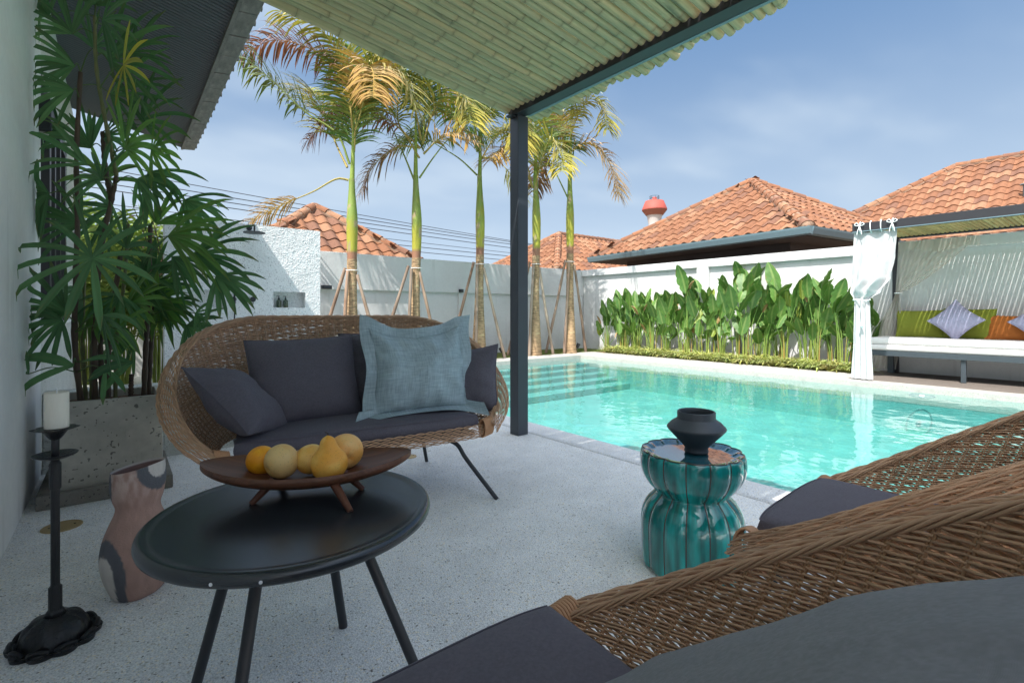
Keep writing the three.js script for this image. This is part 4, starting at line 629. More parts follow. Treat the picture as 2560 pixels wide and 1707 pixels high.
  q = P(0.003, 0.004); fruit('round yellow fruit mostly hidden behind the pear', 'fruit', round(0.042, 0.96, 0.003), skin([0.92, 0.69, 0.30], [0.94, 0.76, 0.42], 303), q.x, yB + 0.040, q.z, 0.2, 0);
  q = P(0.092, -0.028); fruit('peach-coloured round fruit with a dark eye at the right end of the row', 'fruit', round(0.0505, 0.95, 0.007), skin([0.93, 0.66, 0.32], [0.94, 0.76, 0.48], 304), q.x, yB + 0.048, q.z, 1.35, R(-100), [new THREE.CylinderGeometry(0.006, 0.003, 0.006, 10).translate(0, 0.0415, 0), mat.brownTrim]);
  q = P(0.060, 0.058); const pp = []; for (let k = 0; k <= 34; k++) { const t = k / 34, y = lerp(-0.040, 0.066, t), b0 = 0.043 * Math.sqrt(Math.max(0, 1 - Math.pow((y + 0.003) / 0.041, 2))), nk = 0.0185 * Math.sqrt(Math.max(0, 1 - Math.pow(Math.max(0, y - 0.045) / 0.021, 2))) + 0.020 * smooth(0.052 - y, 0, 0.055); pp.push([Math.max(0.0002, y > -0.003 ? Math.max(b0 * (y < 0.03 ? 1 : 0.9), nk) : b0), y]); }
  for (let it = 0; it < 3; it++) for (let k = 1; k < pp.length - 1; k++) pp[k][0] = (pp[k - 1][0] + 2 * pp[k][0] + pp[k + 1][0]) / 4;
  fruit('golden pear standing upright in front of the round fruit', 'pear', lathe(pp, 40).scale(1.14, 1.14, 1.14), skin([0.92, 0.64, 0.22], [0.95, 0.74, 0.36], 305), q.x, yB + 0.043, q.z, 0.06, 0, [tubeG(curve([[0, 0.071, 0], [0.001, 0.080, 0], [-0.007, 0.085, 0.001]], 6), 0.0018, 6), mat.brownTrim]);
}
// ---------------------------------------------------------------- ceramic stool and black wooden vase
{
  reseed(32);
  const n = 14, st = thing('ceramic_stool', 'glossy teal fluted ceramic garden stool beside the pool', 'stool', 1.775, 0, -1.09);
  const prof = [[0.176, 0.0], [0.188, 0.012], [0.193, 0.05], [0.196, 0.12], [0.196, 0.18], [0.187, 0.222], [0.168, 0.256], [0.146, 0.279], [0.138, 0.290], [0.148, 0.303], [0.172, 0.330], [0.190, 0.362], [0.199, 0.395], [0.200, 0.425], [0.196, 0.445], [0.190, 0.452]];
  const pc = new THREE.CatmullRomCurve3(prof.map(([r, y]) => V(r, y, 0)), false, 'centripetal').getPoints(70), per = 10, body = new MB();
  const flute = (a) => Math.abs(Math.sin(a * n / 2));
  body.grid(n * per, 70, (u, v) => { const a = u * Math.PI * 2, q = pc[Math.round(v * 70)], r = q.x - 0.012 * Math.pow(1 - flute(a), 1.6) * (q.x / 0.19); return [Math.cos(-a) * r, q.y, Math.sin(-a) * r, u * 6, q.y * 2]; });
  part('body', body.geo(), mat.glaze, st);
  for (let k = 0; k < n; k++) { const a = k / n * Math.PI * 2, pts = pc.filter((_, i) => i % 2 === 0).map((q) => { const r = q.x - 0.012 * (q.x / 0.19) + 0.0008; return V(Math.cos(-a) * r, q.y, Math.sin(-a) * r); }); part('rib', tubeG(pts, 0.0026, 6), mat.glazeRidge, st); }
  const top = new MB(); top.grid(n * per, 12, (u, v) => { const a = u * Math.PI * 2, e = 0.190 - 0.012 * Math.pow(1 - flute(a), 1.6), r = e * (1 - v), y = 0.452 + 0.004 * Math.sin(Math.min(1, v * 8) * Math.PI) - 0.011 * smooth(v, 0.05, 0.14); return [Math.cos(-a) * r, y, Math.sin(-a) * r]; });
  part('top', top.geo(0.7), mat.glazeTop, st);
  part('rim_line', tubeG(Array.from({ length: n * per + 1 }, (_, k) => { const a = k / (n * per) * Math.PI * 2, r = 0.1905 - 0.012 * Math.pow(1 - flute(a), 1.6); return V(Math.cos(-a) * r, 0.4525, Math.sin(-a) * r); }), 0.0028, 6, false), mat.glazeRidge, st);
  const v = thing('wooden_vase', 'squat black turned-wood vase standing on the teal stool', 'vase', 1.80, 0.4445, -1.085);
  part('body', lathe([[0, 0], [0.044, 0], [0.046, 0.006], [0.043, 0.018], [0.052, 0.03], [0.083, 0.062], [0.109, 0.090], [0.1125, 0.0965], [0.110, 0.102], [0.094, 0.119], [0.074, 0.132], [0.0725, 0.136], [0.0725, 0.160], [0.069, 0.163], [0.064, 0.161], [0.063, 0.138], [0.085, 0.115], [0.095, 0.095], [0.05, 0.03], [0, 0.025]], 64), mat.blackWood, v);
}
// ---------------------------------------------------------------- candle holder, candle, clay vase, planter
{
  reseed(33);
  const x = -0.150, z = -2.045, c = thing('candle_holder', 'tall black cast iron candle holder with a fluted foot at the left', 'candle holder', x, 0, z);
  const foot = new MB(); foot.grid(120, 26, (u, v) => { const a = u * Math.PI * 2, pet = Math.abs(Math.cos(a * 5)), lo = 0.112 - 0.014 * (1 - pet), r = lerp(lo, 0.012, v), dome = Math.sqrt(Math.max(0, 1 - Math.pow(r / 0.082, 2))); const fl = 0.007 * Math.cos(a * 10) * smooth(r, 0.02, 0.07) * (r < 0.084 ? 1 : 0); const y = r < 0.082 ? 0.018 + 0.068 * Math.pow(dome, 0.85) + fl * 0.6 : 0.014 + 0.010 * Math.sin((r - 0.082) / 0.03 * Math.PI) * pet; return [Math.cos(-a) * r, y, Math.sin(-a) * r, u, v]; });
  foot.grid(120, 3, (u, v) => { const a = u * Math.PI * 2, pet = Math.abs(Math.cos(a * 5)), r = (0.112 - 0.014 * (1 - pet)) * lerp(0.97, 1, v); return [Math.cos(-a) * r, 0.014 * v, Math.sin(-a) * r]; });
  part('foot', foot.geo(0.9), mat.iron, c); const ringl = new MB(); for (let k = 0; k < 10; k++) { const a = k / 10 * 6.2832, ps = []; for (let i = 0; i <= 8; i++) { const q = a + (i / 8 - 0.5) * 0.5; ps.push(V(Math.cos(q) * 0.1, 0.020 + 0.007 * Math.sin(i / 8 * Math.PI), Math.sin(q) * 0.1)); } ringl.tube(ps, 0.0065, 6, null, true); } part('petal_edge', ringl.geo(), mat.iron, c);
  part('stem', lathe([[0.0, 0.08], [0.028, 0.082], [0.020, 0.095], [0.0165, 0.10], [0.0165, 0.165], [0.012, 0.17], [0.011, 0.175], [0.011, 0.46], [0.0145, 0.465], [0.0145, 0.54], [0.011, 0.546], [0.010, 0.55], [0.010, 0.615], [0, 0.615]], 24), mat.iron, c);
  part('drip_dish', lathe([[0.010, 0.555], [0.03, 0.556], [0.052, 0.566], [0.0545, 0.570], [0.052, 0.5705], [0.03, 0.560], [0.01, 0.559]], 40), mat.iron, c);
  const cup = new MB(); cup.grid(96, 10, (u, v) => { const a = u * Math.PI * 2, pet = Math.abs(Math.cos(a * 4)), r = lerp(0.010, 0.058 - 0.010 * (1 - pet), v), y = 0.612 + 0.030 * smooth(r, 0.008, 0.036) + 0.005 * smooth(r, 0.036, 0.058); return [Math.cos(a) * r, y, Math.sin(a) * r]; }); cup.grid(96, 6, (u, v) => { const a = u * Math.PI * 2, pet = Math.abs(Math.cos(a * 4)), r = lerp(0.058 - 0.010 * (1 - pet), 0.0, v); return [Math.cos(a) * r, 0.6475 - 0.002 * v, Math.sin(a) * r]; });
  part('candle_cup', cup.geo(0.9), mat.iron, c);
  const cd = thing('candle', 'thick ivory pillar candle with a white wick on the iron holder', 'candle', x + 0.003, 0.6475, z);
  part('wax', lathe([[0, 0], [0.0285, 0], [0.0292, 0.002], [0.0292, 0.106], [0.0285, 0.109], [0.0262, 0.109], [0.024, 0.106], [0.004, 0.1045], [0, 0.1045]], 48), mat.wax, cd); part('wick', tubeG([V(0, 0.1, 0), V(0.0005, 0.112, 0), V(0.0, 0.121, 0.001)], 0.0015, 6), mat.wick, cd);
  // painted clay vase
  const v = thing('clay_vase', 'tall pinched terracotta floor vase with grey and cream painted bands', 'vase', 0.055, 0, -2.215), b = new MB();
  const pr = new THREE.CatmullRomCurve3([[0.060, 0], [0.072, 0.012], [0.096, 0.075], [0.106, 0.14], [0.100, 0.20], [0.082, 0.255], [0.066, 0.295], [0.0635, 0.315], [0.072, 0.345], [0.079, 0.39], [0.078, 0.43], [0.076, 0.452]].map(([r, y]) => V(r, y, 0)), false, 'centripetal').getPoints(80);
  const dist = (a, b2) => Math.abs(((a - b2 + Math.PI * 3) % (Math.PI * 2)) - Math.PI);
  const paint = (a, y) => { const clay = [0.40, 0.245, 0.195], cream = [0.62, 0.56, 0.50], grey = [0.115, 0.115, 0.125], n = fbm(a * 6 + 10, y * 30 + 10, 4096, 77, 4); let c2 = clay.map((k) => k * (0.82 + 0.36 * n)); const mixc = (k, t) => { c2 = c2.map((q, i) => lerp(q, k[i] * (0.85 + 0.3 * n), t)); };
    mixc([0.52, 0.40, 0.34], smooth(y, 0.30, 0.44) * 0.8 * smooth(n, 0.3, 0.6));
    const d1 = Math.hypot(dist(a, 2.62) * 0.1, (y - 0.115) * (y < 0.115 ? 0.28 : 0.62)); mixc(cream, 1 - smooth(d1, 0.036, 0.038)); mixc(grey, smooth(d1, 0.036, 0.038) * (1 - smooth(d1, 0.068, 0.070)));
    const d2 = Math.hypot(dist(a, 0.62) * 0.078, (y - 0.452) * 0.95); mixc(cream, 1 - smooth(d2, 0.044, 0.046)); mixc(grey, smooth(d2, 0.044, 0.046) * (1 - smooth(d2, 0.080, 0.082)));
    const d3 = Math.hypot(dist(a, 3.05) * 0.078, (y - 0.40) * 0.5); mixc(grey, 1 - smooth(d3, 0.030, 0.032)); return c2; };
  b.grid(110, 80, (u, w) => { const a = u * Math.PI * 2, q = pr[Math.round(w * 80)], r = q.x * (1 + 0.05 * Math.cos(a * 2 + 0.8) + 0.02 * Math.cos(a * 3) - 0.10 * Math.exp(-Math.pow(dist(a, 1.55) / 0.22, 2)) * -0.35); const y = q.y * (1 + 0.03 * Math.cos(a - 0.4) * smooth(q.y, 0.3, 0.45)); return [Math.cos(a) * r, y, -Math.sin(a) * -r, u * 3, q.y * 6]; }, (u, w) => paint(u * Math.PI * 2, pr[Math.round(w * 80)].y));
  const clayM = M({ vertexColors: true, roughness: 0.85, bumpMap: rep(plasterBump, 0.25), bumpScale: 0.0015 });
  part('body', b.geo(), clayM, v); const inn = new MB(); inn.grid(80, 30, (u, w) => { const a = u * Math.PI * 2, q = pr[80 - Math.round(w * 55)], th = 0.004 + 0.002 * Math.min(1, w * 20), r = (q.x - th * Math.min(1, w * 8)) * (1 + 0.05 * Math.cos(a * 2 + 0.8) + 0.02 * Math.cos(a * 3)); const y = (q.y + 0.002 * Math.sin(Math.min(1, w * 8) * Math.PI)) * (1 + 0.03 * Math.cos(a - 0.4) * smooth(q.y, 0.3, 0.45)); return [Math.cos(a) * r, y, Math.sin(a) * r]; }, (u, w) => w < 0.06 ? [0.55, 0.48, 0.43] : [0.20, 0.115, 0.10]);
  part('inside', inn.geo(), clayM, v);
  // planter on its tray
  const p = thing('planter', 'square grey concrete planter holding the tall fan palm', 'planter', -0.03, 0.055, -3.72);
  const w = 0.232, d = 0.222, h = 0.47, t = 0.022; part('box', [box(-w, w, 0, h, d - t, d, 0.006), box(-w, w, 0, h, -d, -d + t, 0.006), box(-w, -w + t, 0, h - 0.001, -d + t, d - t), box(w - t, w, 0, h - 0.001, -d + t, d - t), box(-w + t, w - t, 0.01, 0.02, -d + t, d - t)], mat.concrete, p);
  part('soil', box(-w + t, w - t, 0.3, h - 0.045, -d + t, d - t), mat.soil, p);
  const tr = thing('planter_tray', 'low dark concrete tray under the planter', 'tray', -0.04, 0, -3.74), tw = 0.285, td = 0.325;
  part('tray_edge', [box(-tw, tw, 0.001, 0.075, td - 0.05, td, 0.006), box(-tw, tw, 0.001, 0.075, -td, -td + 0.05, 0.006), box(-tw, -tw + 0.05, 0.001, 0.074, -td + 0.05, td - 0.05, 0.005), box(tw - 0.05, tw, 0.001, 0.074, -td + 0.05, td - 0.05, 0.005)], mat.tray, tr); part('tray_floor', box(-tw + 0.05, tw - 0.05, 0.001, 0.055, -td + 0.05, td - 0.05), mat.tray, tr);
  // brass floor covers
  const cover = (label, x2, z2, r, holes) => { const o = thing('floor_cover', label, 'drain cover', x2, 0.0015, z2); part('plate', lathe([[0, 0.004], [r * 0.8, 0.004], [r * 0.86, 0.0025], [r * 0.9, 0.0045], [r, 0.003], [r, 0]], 40), mat.brass, o); for (let k = 0; k < holes; k++) part('screw', new THREE.CylinderGeometry(0.004, 0.004, 0.002, 10).translate(Math.cos(k * Math.PI) * r * 0.6, 0.005, 0), mat.brownTrim, o); };
  cover('round brass floor cover near the candle holder', -0.205, -3.11, 0.075, 2); cover('round brass floor cover beyond the right end of the wooden bowl', 1.575, -3.12, 0.05, 1);
}
// ---------------------------------------------------------------- shower fittings, bottles, wall lights, garden spots, cables
{
  reseed(34);
  const h = thing('rain_shower', 'black overhead rain shower on a bent arm at the top of the stucco wall', 'shower head', 1.30, 2.065, -7.0);
  part('flange', new THREE.CylinderGeometry(0.032, 0.032, 0.02, 20).rotateX(Math.PI / 2).translate(0, 0, 0.011), mat.black, h); part('arm', tubeG(curve([[0, 0, 0.01], [0.01, 0.012, 0.12], [0.015, 0.015, 0.20], [0.018, 0.0, 0.225], [0.018, -0.075, 0.225]], 20), 0.011, 10), mat.black, h); part('rose', lathe([[0, -0.09], [0.125, -0.09], [0.127, -0.085], [0.12, -0.078], [0.03, -0.072], [0, -0.072]], 36).translate(0.018, 0, 0.225), mat.black, h);
  const hs = thing('hand_shower', 'black hand shower with a hanging hose on the stucco wall', 'hand shower', 1.126, 1.16, -7.0);
  part('holder', new THREE.CylinderGeometry(0.030, 0.030, 0.03, 18).rotateX(Math.PI / 2).translate(0, 0, 0.016), mat.black, hs); part('handle', tubeG([V(0.006, -0.05, 0.055), V(0.003, 0.04, 0.052), V(0.004, 0.18, 0.05)], 0.011, 10), mat.black, hs); part('hose', tubeG(curve([[0.006, -0.05, 0.055], [0.004, -0.2, 0.05], [-0.01, -0.5, 0.045], [0.0, -0.75, 0.04], [0.06, -0.82, 0.03], [0.09, -0.7, 0.02]], 24), 0.0075, 8), mat.black, hs);
  for (const [x, t, l] of [[1.242, 0.6, 'left'], [1.342, 0, 'right']]) { const v = thing('shower_valve', `${l} of the two round black shower taps on the stucco wall`, 'tap', x, 1.162, -7.0); part('rosette', lathe([[0, 0], [0.033, 0], [0.033, 0.024], [0.030, 0.028], [0, 0.028]], 24).rotateX(Math.PI / 2), mat.black, v); const lv = part('lever', new THREE.CylinderGeometry(0.004, 0.004, 0.055, 8).translate(0, -0.035, 0.024), mat.black, v); lv.rotation.z = t; }
  for (const [x, l] of [[1.665, 'left'], [1.749, 'right']]) { const b = thing('soap_bottle', `${l} of two dark green pump bottles in the wall niche`, 'bottle', x, 1.0605, -7.055); part('glass', lathe([[0, 0], [0.029, 0], [0.031, 0.003], [0.031, 0.085], [0.028, 0.096], [0.012, 0.104], [0.011, 0.112], [0, 0.112]], 24), mat.bottle, b); part('pump', [lathe([[0, 0.111], [0.013, 0.111], [0.013, 0.124], [0.006, 0.127], [0.004, 0.145], [0.012, 0.146], [0.012, 0.152], [0, 0.153]], 16), tubeG([V(0, 0.149, 0), V(-0.02, 0.15, 0.004), V(-0.034, 0.146, 0.006)], 0.0035, 6)], mat.black, b); }
  for (const [x, y, w, l] of [[3.115, 1.475, 0.19, 'left black box wall lamp beside the end of the shower wall'], [6.16, 1.487, 0.09, 'small black wall lamp above the wall pilaster behind the palms']]) { const o = thing('wall_light', l, 'wall light', x, y, -9.655); part('housing', new RoundedBoxGeometry(w, 0.072, 0.075, 2, 0.006).translate(0, 0, 0.038), mat.black, o); part('cover', new RoundedBoxGeometry(w * 0.7, 0.02, 0.006, 1, 0.002).translate(0, 0.005, 0.078), mat.steel, o); }
  for (const [x, z, a, l] of [[7.62, -8.62, 0.9, 'small black garden spotlight at the foot of the fourth palm behind the post'], [8.93, -8.64, -0.5, 'small garden spotlight with a pale lens beside the rightmost palm'], [6.66, -8.70, 2.4, 'black boxy garden spotlight in the grass seen past the sofa cushion']]) { const o = thing('garden_spotlight', l, 'spotlight', x, -0.01, z, a); part('spike', new THREE.CylinderGeometry(0.012, 0.012, 0.12, 8).translate(0, 0.06, 0), mat.black, o); const s = part('housing', lathe([[0, 0], [0.035, 0], [0.042, 0.02], [0.045, 0.12], [0.041, 0.12], [0.038, 0.11], [0, 0.11]], 18), mat.black, o); s.position.set(0, 0.12, 0); s.rotation.z = -0.5; const e = part('lens', new THREE.CylinderGeometry(0.037, 0.037, 0.004, 18).translate(0, 0.108, 0), mat.glass, o); e.position.copy(s.position); e.rotation.copy(s.rotation); }
  const ring = thing('ripple_ring', 'added ring and white dot standing for a ripple and its glint below the day bed', 'water ripple', 8.18, POOL.w, -1.72); part('rim', new THREE.TorusGeometry(0.13, 0.006, 8, 40).rotateX(Math.PI / 2).translate(0, -0.004, 0), mat.gutter, ring); part('float', lathe([[0, 0.010], [0.02, 0.008], [0.032, 0], [0.02, -0.02], [0, -0.02]], 16), mat.wick, ring);  // ring and white dot modelled in place of a ripple and its highlight
  const cs = [[4.90, 4.36, 0.012, 'highest'], [4.70, 4.30, 0.014, 'second highest'], [4.53, 4.19, 0.014, 'third'], [4.36, 4.02, 0.014, 'fourth'], [3.98, 3.78, 0.010, 'fifth'], [3.75, 3.62, 0.014, 'sixth'], [3.55, 3.42, 0.013, 'lowest']];
  cs.forEach(([y0, y1, r, l]) => { const pts = []; for (let k = 0; k <= 40; k++) { const t = k / 40, e = lerp(-0.6, 1.7, t); pts.push(V(lerp(1.78, 14.2, e), lerp(y0, y1, e) - 0.5 * (0.25 - Math.pow(t - 0.5, 2)) + 0.10, lerp(-18.0, -18.2, e))); } solo('power_cable', tubeG(pts, r, 5), mat.cable, `${l} of the thin power cables crossing the sky behind the palms`, 'cable'); });
  for (const x of [-5.6, 22.8]) { const o = thing('utility_pole', x < 0 ? 'utility pole hidden beyond the house at the left end of the cables' : 'utility pole behind the tiled roofs at the right end of the cables', 'pole', x, -0.2, -18.1); const ph = x < 0 ? 5.9 : 4.6; part('shaft', new THREE.CylinderGeometry(0.11, 0.15, ph, 14).translate(0, ph / 2, 0), mat.towerStem, o); }
}

// ---------------------------------------------------------------- palms, fan palm, broad-leaved plants, ground cover
const FRONDS = [   // per palm: tint, bare share of the stalk, leaflet length, lean towards the pool, [sideways, height] in metres
  [['g',0.35,0.55,0.5,[[-0.04,3.67],[-0.23,4.18],[-0.77,4.54],[-1.35,5.08],[-1.93,5.44],[-2.29,5.15]]],
   ['y',0.25,0.5,-0.6,[[-0.08,3.61],[-0.34,4.10],[-0.59,4.68],[-0.99,5.26],[-1.35,5.40]]],
   ['b',0.2,0.5,0.2,[[0.01,4.46],[-0.11,5.26],[-0.56,5.62],[-1.28,5.80],[-1.75,5.55]]],
   ['o',0.5,0.42,0.3,[[-0.06,3.38],[-0.22,3.39],[-0.63,3.13],[-1.10,2.88],[-1.60,2.57]]],
   ['g',0.1,0.55,0.1,[[0.02,3.74],[0.04,4.82],[0.06,5.69],[-0.04,6.20]]],
   ['y',0.2,0.55,0.2,[[0.04,3.89],[0.17,4.90],[0.53,5.37],[0.96,5.15],[1.21,4.54]]],
   ['g',0.2,0.55,-0.5,[[0.04,4.10],[0.35,5.04],[0.82,5.55],[1.32,5.47]]],
   ['y',0.15,0.5,0.7,[[0.02,4.25],[-0.06,5.33],[-0.41,5.84],[-0.84,5.84]]],
   ['o',0.2,0.5,0.8,[[0.05,4.18],[0.27,4.75],[0.42,5.19],[0.60,4.97],[0.71,4.39]]]],
  [['b',0.25,0.5,0.4,[[0.10,4.02],[-0.27,4.57],[-0.82,4.84],[-1.37,4.77],[-1.84,4.18]]],
   ['p',0.2,0.5,0.2,[[0.12,4.22],[-0.27,4.23],[-0.59,4.02],[-0.81,3.71],[-0.96,3.27]]],
   ['y',0.3,0.55,-0.3,[[0.12,4.22],[-0.31,4.69],[-0.39,5.39],[-0.67,5.86],[-1.06,5.79]]],
   ['g',0.3,0.55,0.1,[[0.16,4.29],[0.23,5.16],[0.27,5.82],[0.12,6.26]]],
   ['y',0.2,0.6,0.3,[[0.16,4.29],[0.43,5.00],[0.78,5.35],[1.06,5.00],[1.14,4.53]]],
   ['g',0.55,0.5,-0.2,[[0.02,3.53],[-0.25,4.18],[-0.53,4.73],[-0.90,5.08],[-1.29,5.00]]],
   ['o',0.2,0.5,0.3,[[0.18,4.10],[0.51,4.36],[0.90,4.39],[1.26,4.14]]],
   ['g',0.5,0.5,-0.4,[[0.10,3.63],[0.39,4.10],[0.67,4.49],[1.06,4.77],[1.37,4.61]]],
   ['y',0.2,0.55,0.7,[[0.14,4.37],[-0.04,5.24],[-0.27,5.71],[-0.63,5.63],[-0.82,5.16]]]],
  [['g',0.6,0.5,0.1,[[-0.04,3.95],[-0.41,4.29],[-0.79,4.52],[-1.27,4.75],[-1.70,4.62]]],
   ['y',0.45,0.5,0.2,[[0.06,4.34],[0.37,4.26],[0.67,3.93],[0.89,3.41]]],
   ['g',0.3,0.55,0.1,[[-0.04,4.45],[-0.11,5.14],[-0.15,5.91],[-0.28,6.34]]],
   ['g',0.2,0.55,0.5,[[-0.06,4.53],[-0.36,5.09],[-0.75,5.27],[-1.14,4.92],[-1.27,4.45]]],
   ['y',0.2,0.55,0.4,[[-0.01,4.62],[0.20,5.18],[0.56,5.35],[0.84,4.88],[0.89,4.36]]],
   ['y',0.25,0.5,-0.4,[[0.03,4.27],[0.37,4.84],[0.76,5.14],[1.15,4.88]]],
   ['o',0.2,0.5,-0.5,[[-0.03,4.71],[-0.23,5.57],[-0.58,5.83],[-0.92,5.57]]],
   ['g',0.2,0.5,0.6,[[0.00,4.71],[0.16,5.48],[0.37,5.83],[0.80,5.70]]]],
  [['y',0.2,0.5,0.5,[[0.00,3.78],[0.14,4.43],[0.35,4.89],[0.56,4.52],[0.57,4.06]]],
   ['y',0.3,0.5,0.2,[[-0.04,3.87],[-0.28,4.71],[-0.60,5.17],[-0.93,5.08]]],
   ['g',0.3,0.55,0.1,[[-0.02,3.97],[0.00,4.99],[-0.09,5.73],[-0.37,6.10]]],
   ['g',0.3,0.5,-0.5,[[0.00,3.87],[0.23,4.89],[0.65,5.26],[1.02,4.99]]],
   ['o',0.3,0.5,0.6,[[-0.04,3.87],[-0.37,4.52],[-0.74,4.61],[-1.02,4.24]]]],
  [['o',0.2,0.55,0.4,[[-0.11,4.48],[0.03,4.90],[0.42,5.06],[0.85,4.61],[1.09,3.74]]],
   ['y',0.3,0.5,0.3,[[-0.10,4.77],[0.15,5.70],[0.46,6.15],[0.74,5.90],[0.83,5.31]]],
   ['g',0.5,0.5,0.1,[[-0.09,4.72],[0.00,5.80],[0.18,6.49],[0.49,6.68]]],
   ['o',0.2,0.5,0.2,[[-0.14,4.61],[-0.39,5.41],[-0.74,5.85],[-1.03,5.70]]],
   ['g',0.6,0.45,-0.2,[[-0.06,3.82],[-0.36,4.48],[-0.72,5.31],[-1.13,5.70]]],
   ['p',0.3,0.5,0.4,[[-0.13,4.70],[-0.52,4.84],[-0.76,4.43],[-0.90,3.84]]],
   ['y',0.2,0.5,0.7,[[-0.11,4.82],[-0.20,5.80],[0.00,6.29],[0.29,6.10]]],
   ['o',0.2,0.5,-0.5,[[-0.12,4.87],[-0.29,5.90],[-0.49,6.19],[-0.74,6.00]]]]];
const FANS = [   // hub x, y, z; tilt of the fan; leaflet length; spread; leaflets; lean towards the patio; tint
  [-0.199,2.543,-3.672,120,0.228,120,7,0.2,0],
  [-0.067,2.591,-3.504,0,0.292,150,7,0.3,0],
  [-0.1,2.791,-3.785,80,0.293,150,7,0.2,0],
  [-0.047,2.424,-3.615,10,0.363,120,7,0.1,0],
  [-0.19,2.365,-3.665,175,0.238,110,7,0.2,0],
  [-0.192,2.209,-3.603,190,0.224,100,6,0.3,0],
  [0.022,2.295,-3.305,-35,0.197,200,6,0.4,2],
  [-0.118,2.598,-3.927,60,0.238,160,6,0.2,0],
  [-0.037,2.342,-3.927,5,0.363,130,7,0,0],
  [0.029,1.873,-3.363,35,0.286,150,8,0.3,1],
  [-0.13,1.772,-3.426,150,0.244,70,4,0.3,0],
  [0.136,1.805,-3.533,-45,0.288,110,7,0.1,0],
  [-0.096,1.256,-3.079,190,0.296,330,11,0.5,0],
  [0.032,1.323,-3.169,80,0.225,130,5,0.3,0],
  [0.218,1.422,-3.34,-5,0.377,80,9,0.1,1],
  [0.419,1.192,-3.117,-35,0.243,110,7,0.1,0],
  [0.24,1.312,-3.387,-45,0.262,90,6,0.1,0],
  [-0.213,1.0,-3.491,150,0.244,130,7,0.3,0],
  [-0.225,0.955,-3.437,215,0.221,150,6,0.4,0],
  [-0.061,0.98,-3.179,-35,0.282,70,4,0.4,0],
  [-0.004,0.917,-3.134,10,0.194,60,2,0.4,1],
  [-0.178,0.728,-3.336,175,0.225,40,2,0.4,0],
  [0.056,0.748,-3.15,190,0.198,60,3,0.3,0],
  [-0.347,0.694,-3.407,120,0.106,60,2,0.3,0],
  [0.336,0.993,-3.246,-20,0.123,130,5,0.1,0],
  [-0.051,0.707,-3.235,-40,0.171,40,2,0.3,0],
  [0.175,1.515,-3.566,60,0.230,110,6,0,1],
  [0.109,2.201,-3.875,40,0.313,160,7,0,0],
  [-0.027,1.63,-3.855,200,0.281,150,7,0.1,0],
  [0.094,1.214,-3.695,-10,0.276,160,8,0.1,0],
  [-0.173,1.515,-3.843,160,0.272,130,7,0.2,0],
  [0.178,1.048,-3.628,-20,0.234,150,7,0.1,1],
  [0.07,2.626,-3.906,60,0.290,150,7,0,0],
  [-0.274,2.09,-4.051,170,0.195,120,5,0.1,0],
  [-0.067,1.826,-4.015,100,0.268,180,7,0.1,1],
  [0.01,1.089,-3.506,250,0.238,160,7,0.3,0],
  [0.314,1.678,-3.584,-30,0.259,120,7,0,0],
  [-0.17,1.138,-3.777,230,0.246,140,6,0.2,0],
  [0.346,1.333,-3.494,10,0.319,90,8,0,0],
  [-0.314,2.702,-3.891,150,0.205,120,6,0.1,0]];
const CANES = [
  [[-0.102,0.525,-3.659],[-0.103,0.91,-3.66],[-0.075,1.362,-3.638],[-0.029,1.633,-3.601],[-0.008,1.768,-3.584]],
  [[-0.008,1.768,-3.584],[-0.046,1.999,-3.55],[-0.095,2.354,-3.589],[-0.102,2.642,-3.595]],
  [[-0.029,1.633,-3.601],[-0.058,1.828,-3.688],[-0.072,2.053,-3.763]],
  [[-0.157,0.523,-3.639],[-0.185,0.826,-3.597],[-0.185,1.178,-3.661],[-0.181,1.497,-3.722],[-0.185,1.859,-3.725],[-0.167,2.356,-3.711]],
  [[-0.143,0.505,-3.755],[-0.161,0.816,-3.77],[-0.155,1.187,-3.829]],
  [[-0.069,0.517,-3.697],[-0.081,0.813,-3.77],[-0.059,1.047,-3.753]],
  [[-0.047,0.525,-3.615],[-0.04,0.839,-3.674],[0.009,1.305,-3.442]],
  [[-0.013,0.528,-3.652],[-0.008,0.836,-3.712],[0.029,1.19,-3.746],[0.048,1.533,-3.795]],
  [[0.118,0.536,-3.675],[0.133,0.905,-3.663],[0.144,1.19,-3.655],[0.15,1.524,-3.65]],
  [[0.155,0.535,-3.71],[0.158,0.831,-3.707],[0.182,1.19,-3.625]],
  [[-0.122,0.504,-3.802],[-0.122,0.766,-3.802],[-0.114,1.0,-3.797]],
  [[0.056,0.52,-3.661],[0.061,0.637,-3.657]]];
const TINT = { g: [[0.085, 0.17, 0.022], [0.26, 0.27, 0.03]], y: [[0.24, 0.26, 0.03], [0.52, 0.38, 0.05]], o: [[0.40, 0.25, 0.04], [0.34, 0.17, 0.05]], b: [[0.26, 0.105, 0.045], [0.16, 0.075, 0.06]], p: [[0.30, 0.15, 0.03], [0.11, 0.075, 0.085]], a: [[0.16, 0.26, 0.03], [0.36, 0.42, 0.06]] };
const mix3 = (a, b, t, k = 1) => [lerp(a[0], b[0], t) * k, lerp(a[1], b[1], t) * k, lerp(a[2], b[2], t) * k];
const RV = V(Math.cos(R(38.5)), 0, Math.sin(R(38.5))), FV = V(Math.sin(R(38.5)), 0, -Math.cos(R(38.5)));
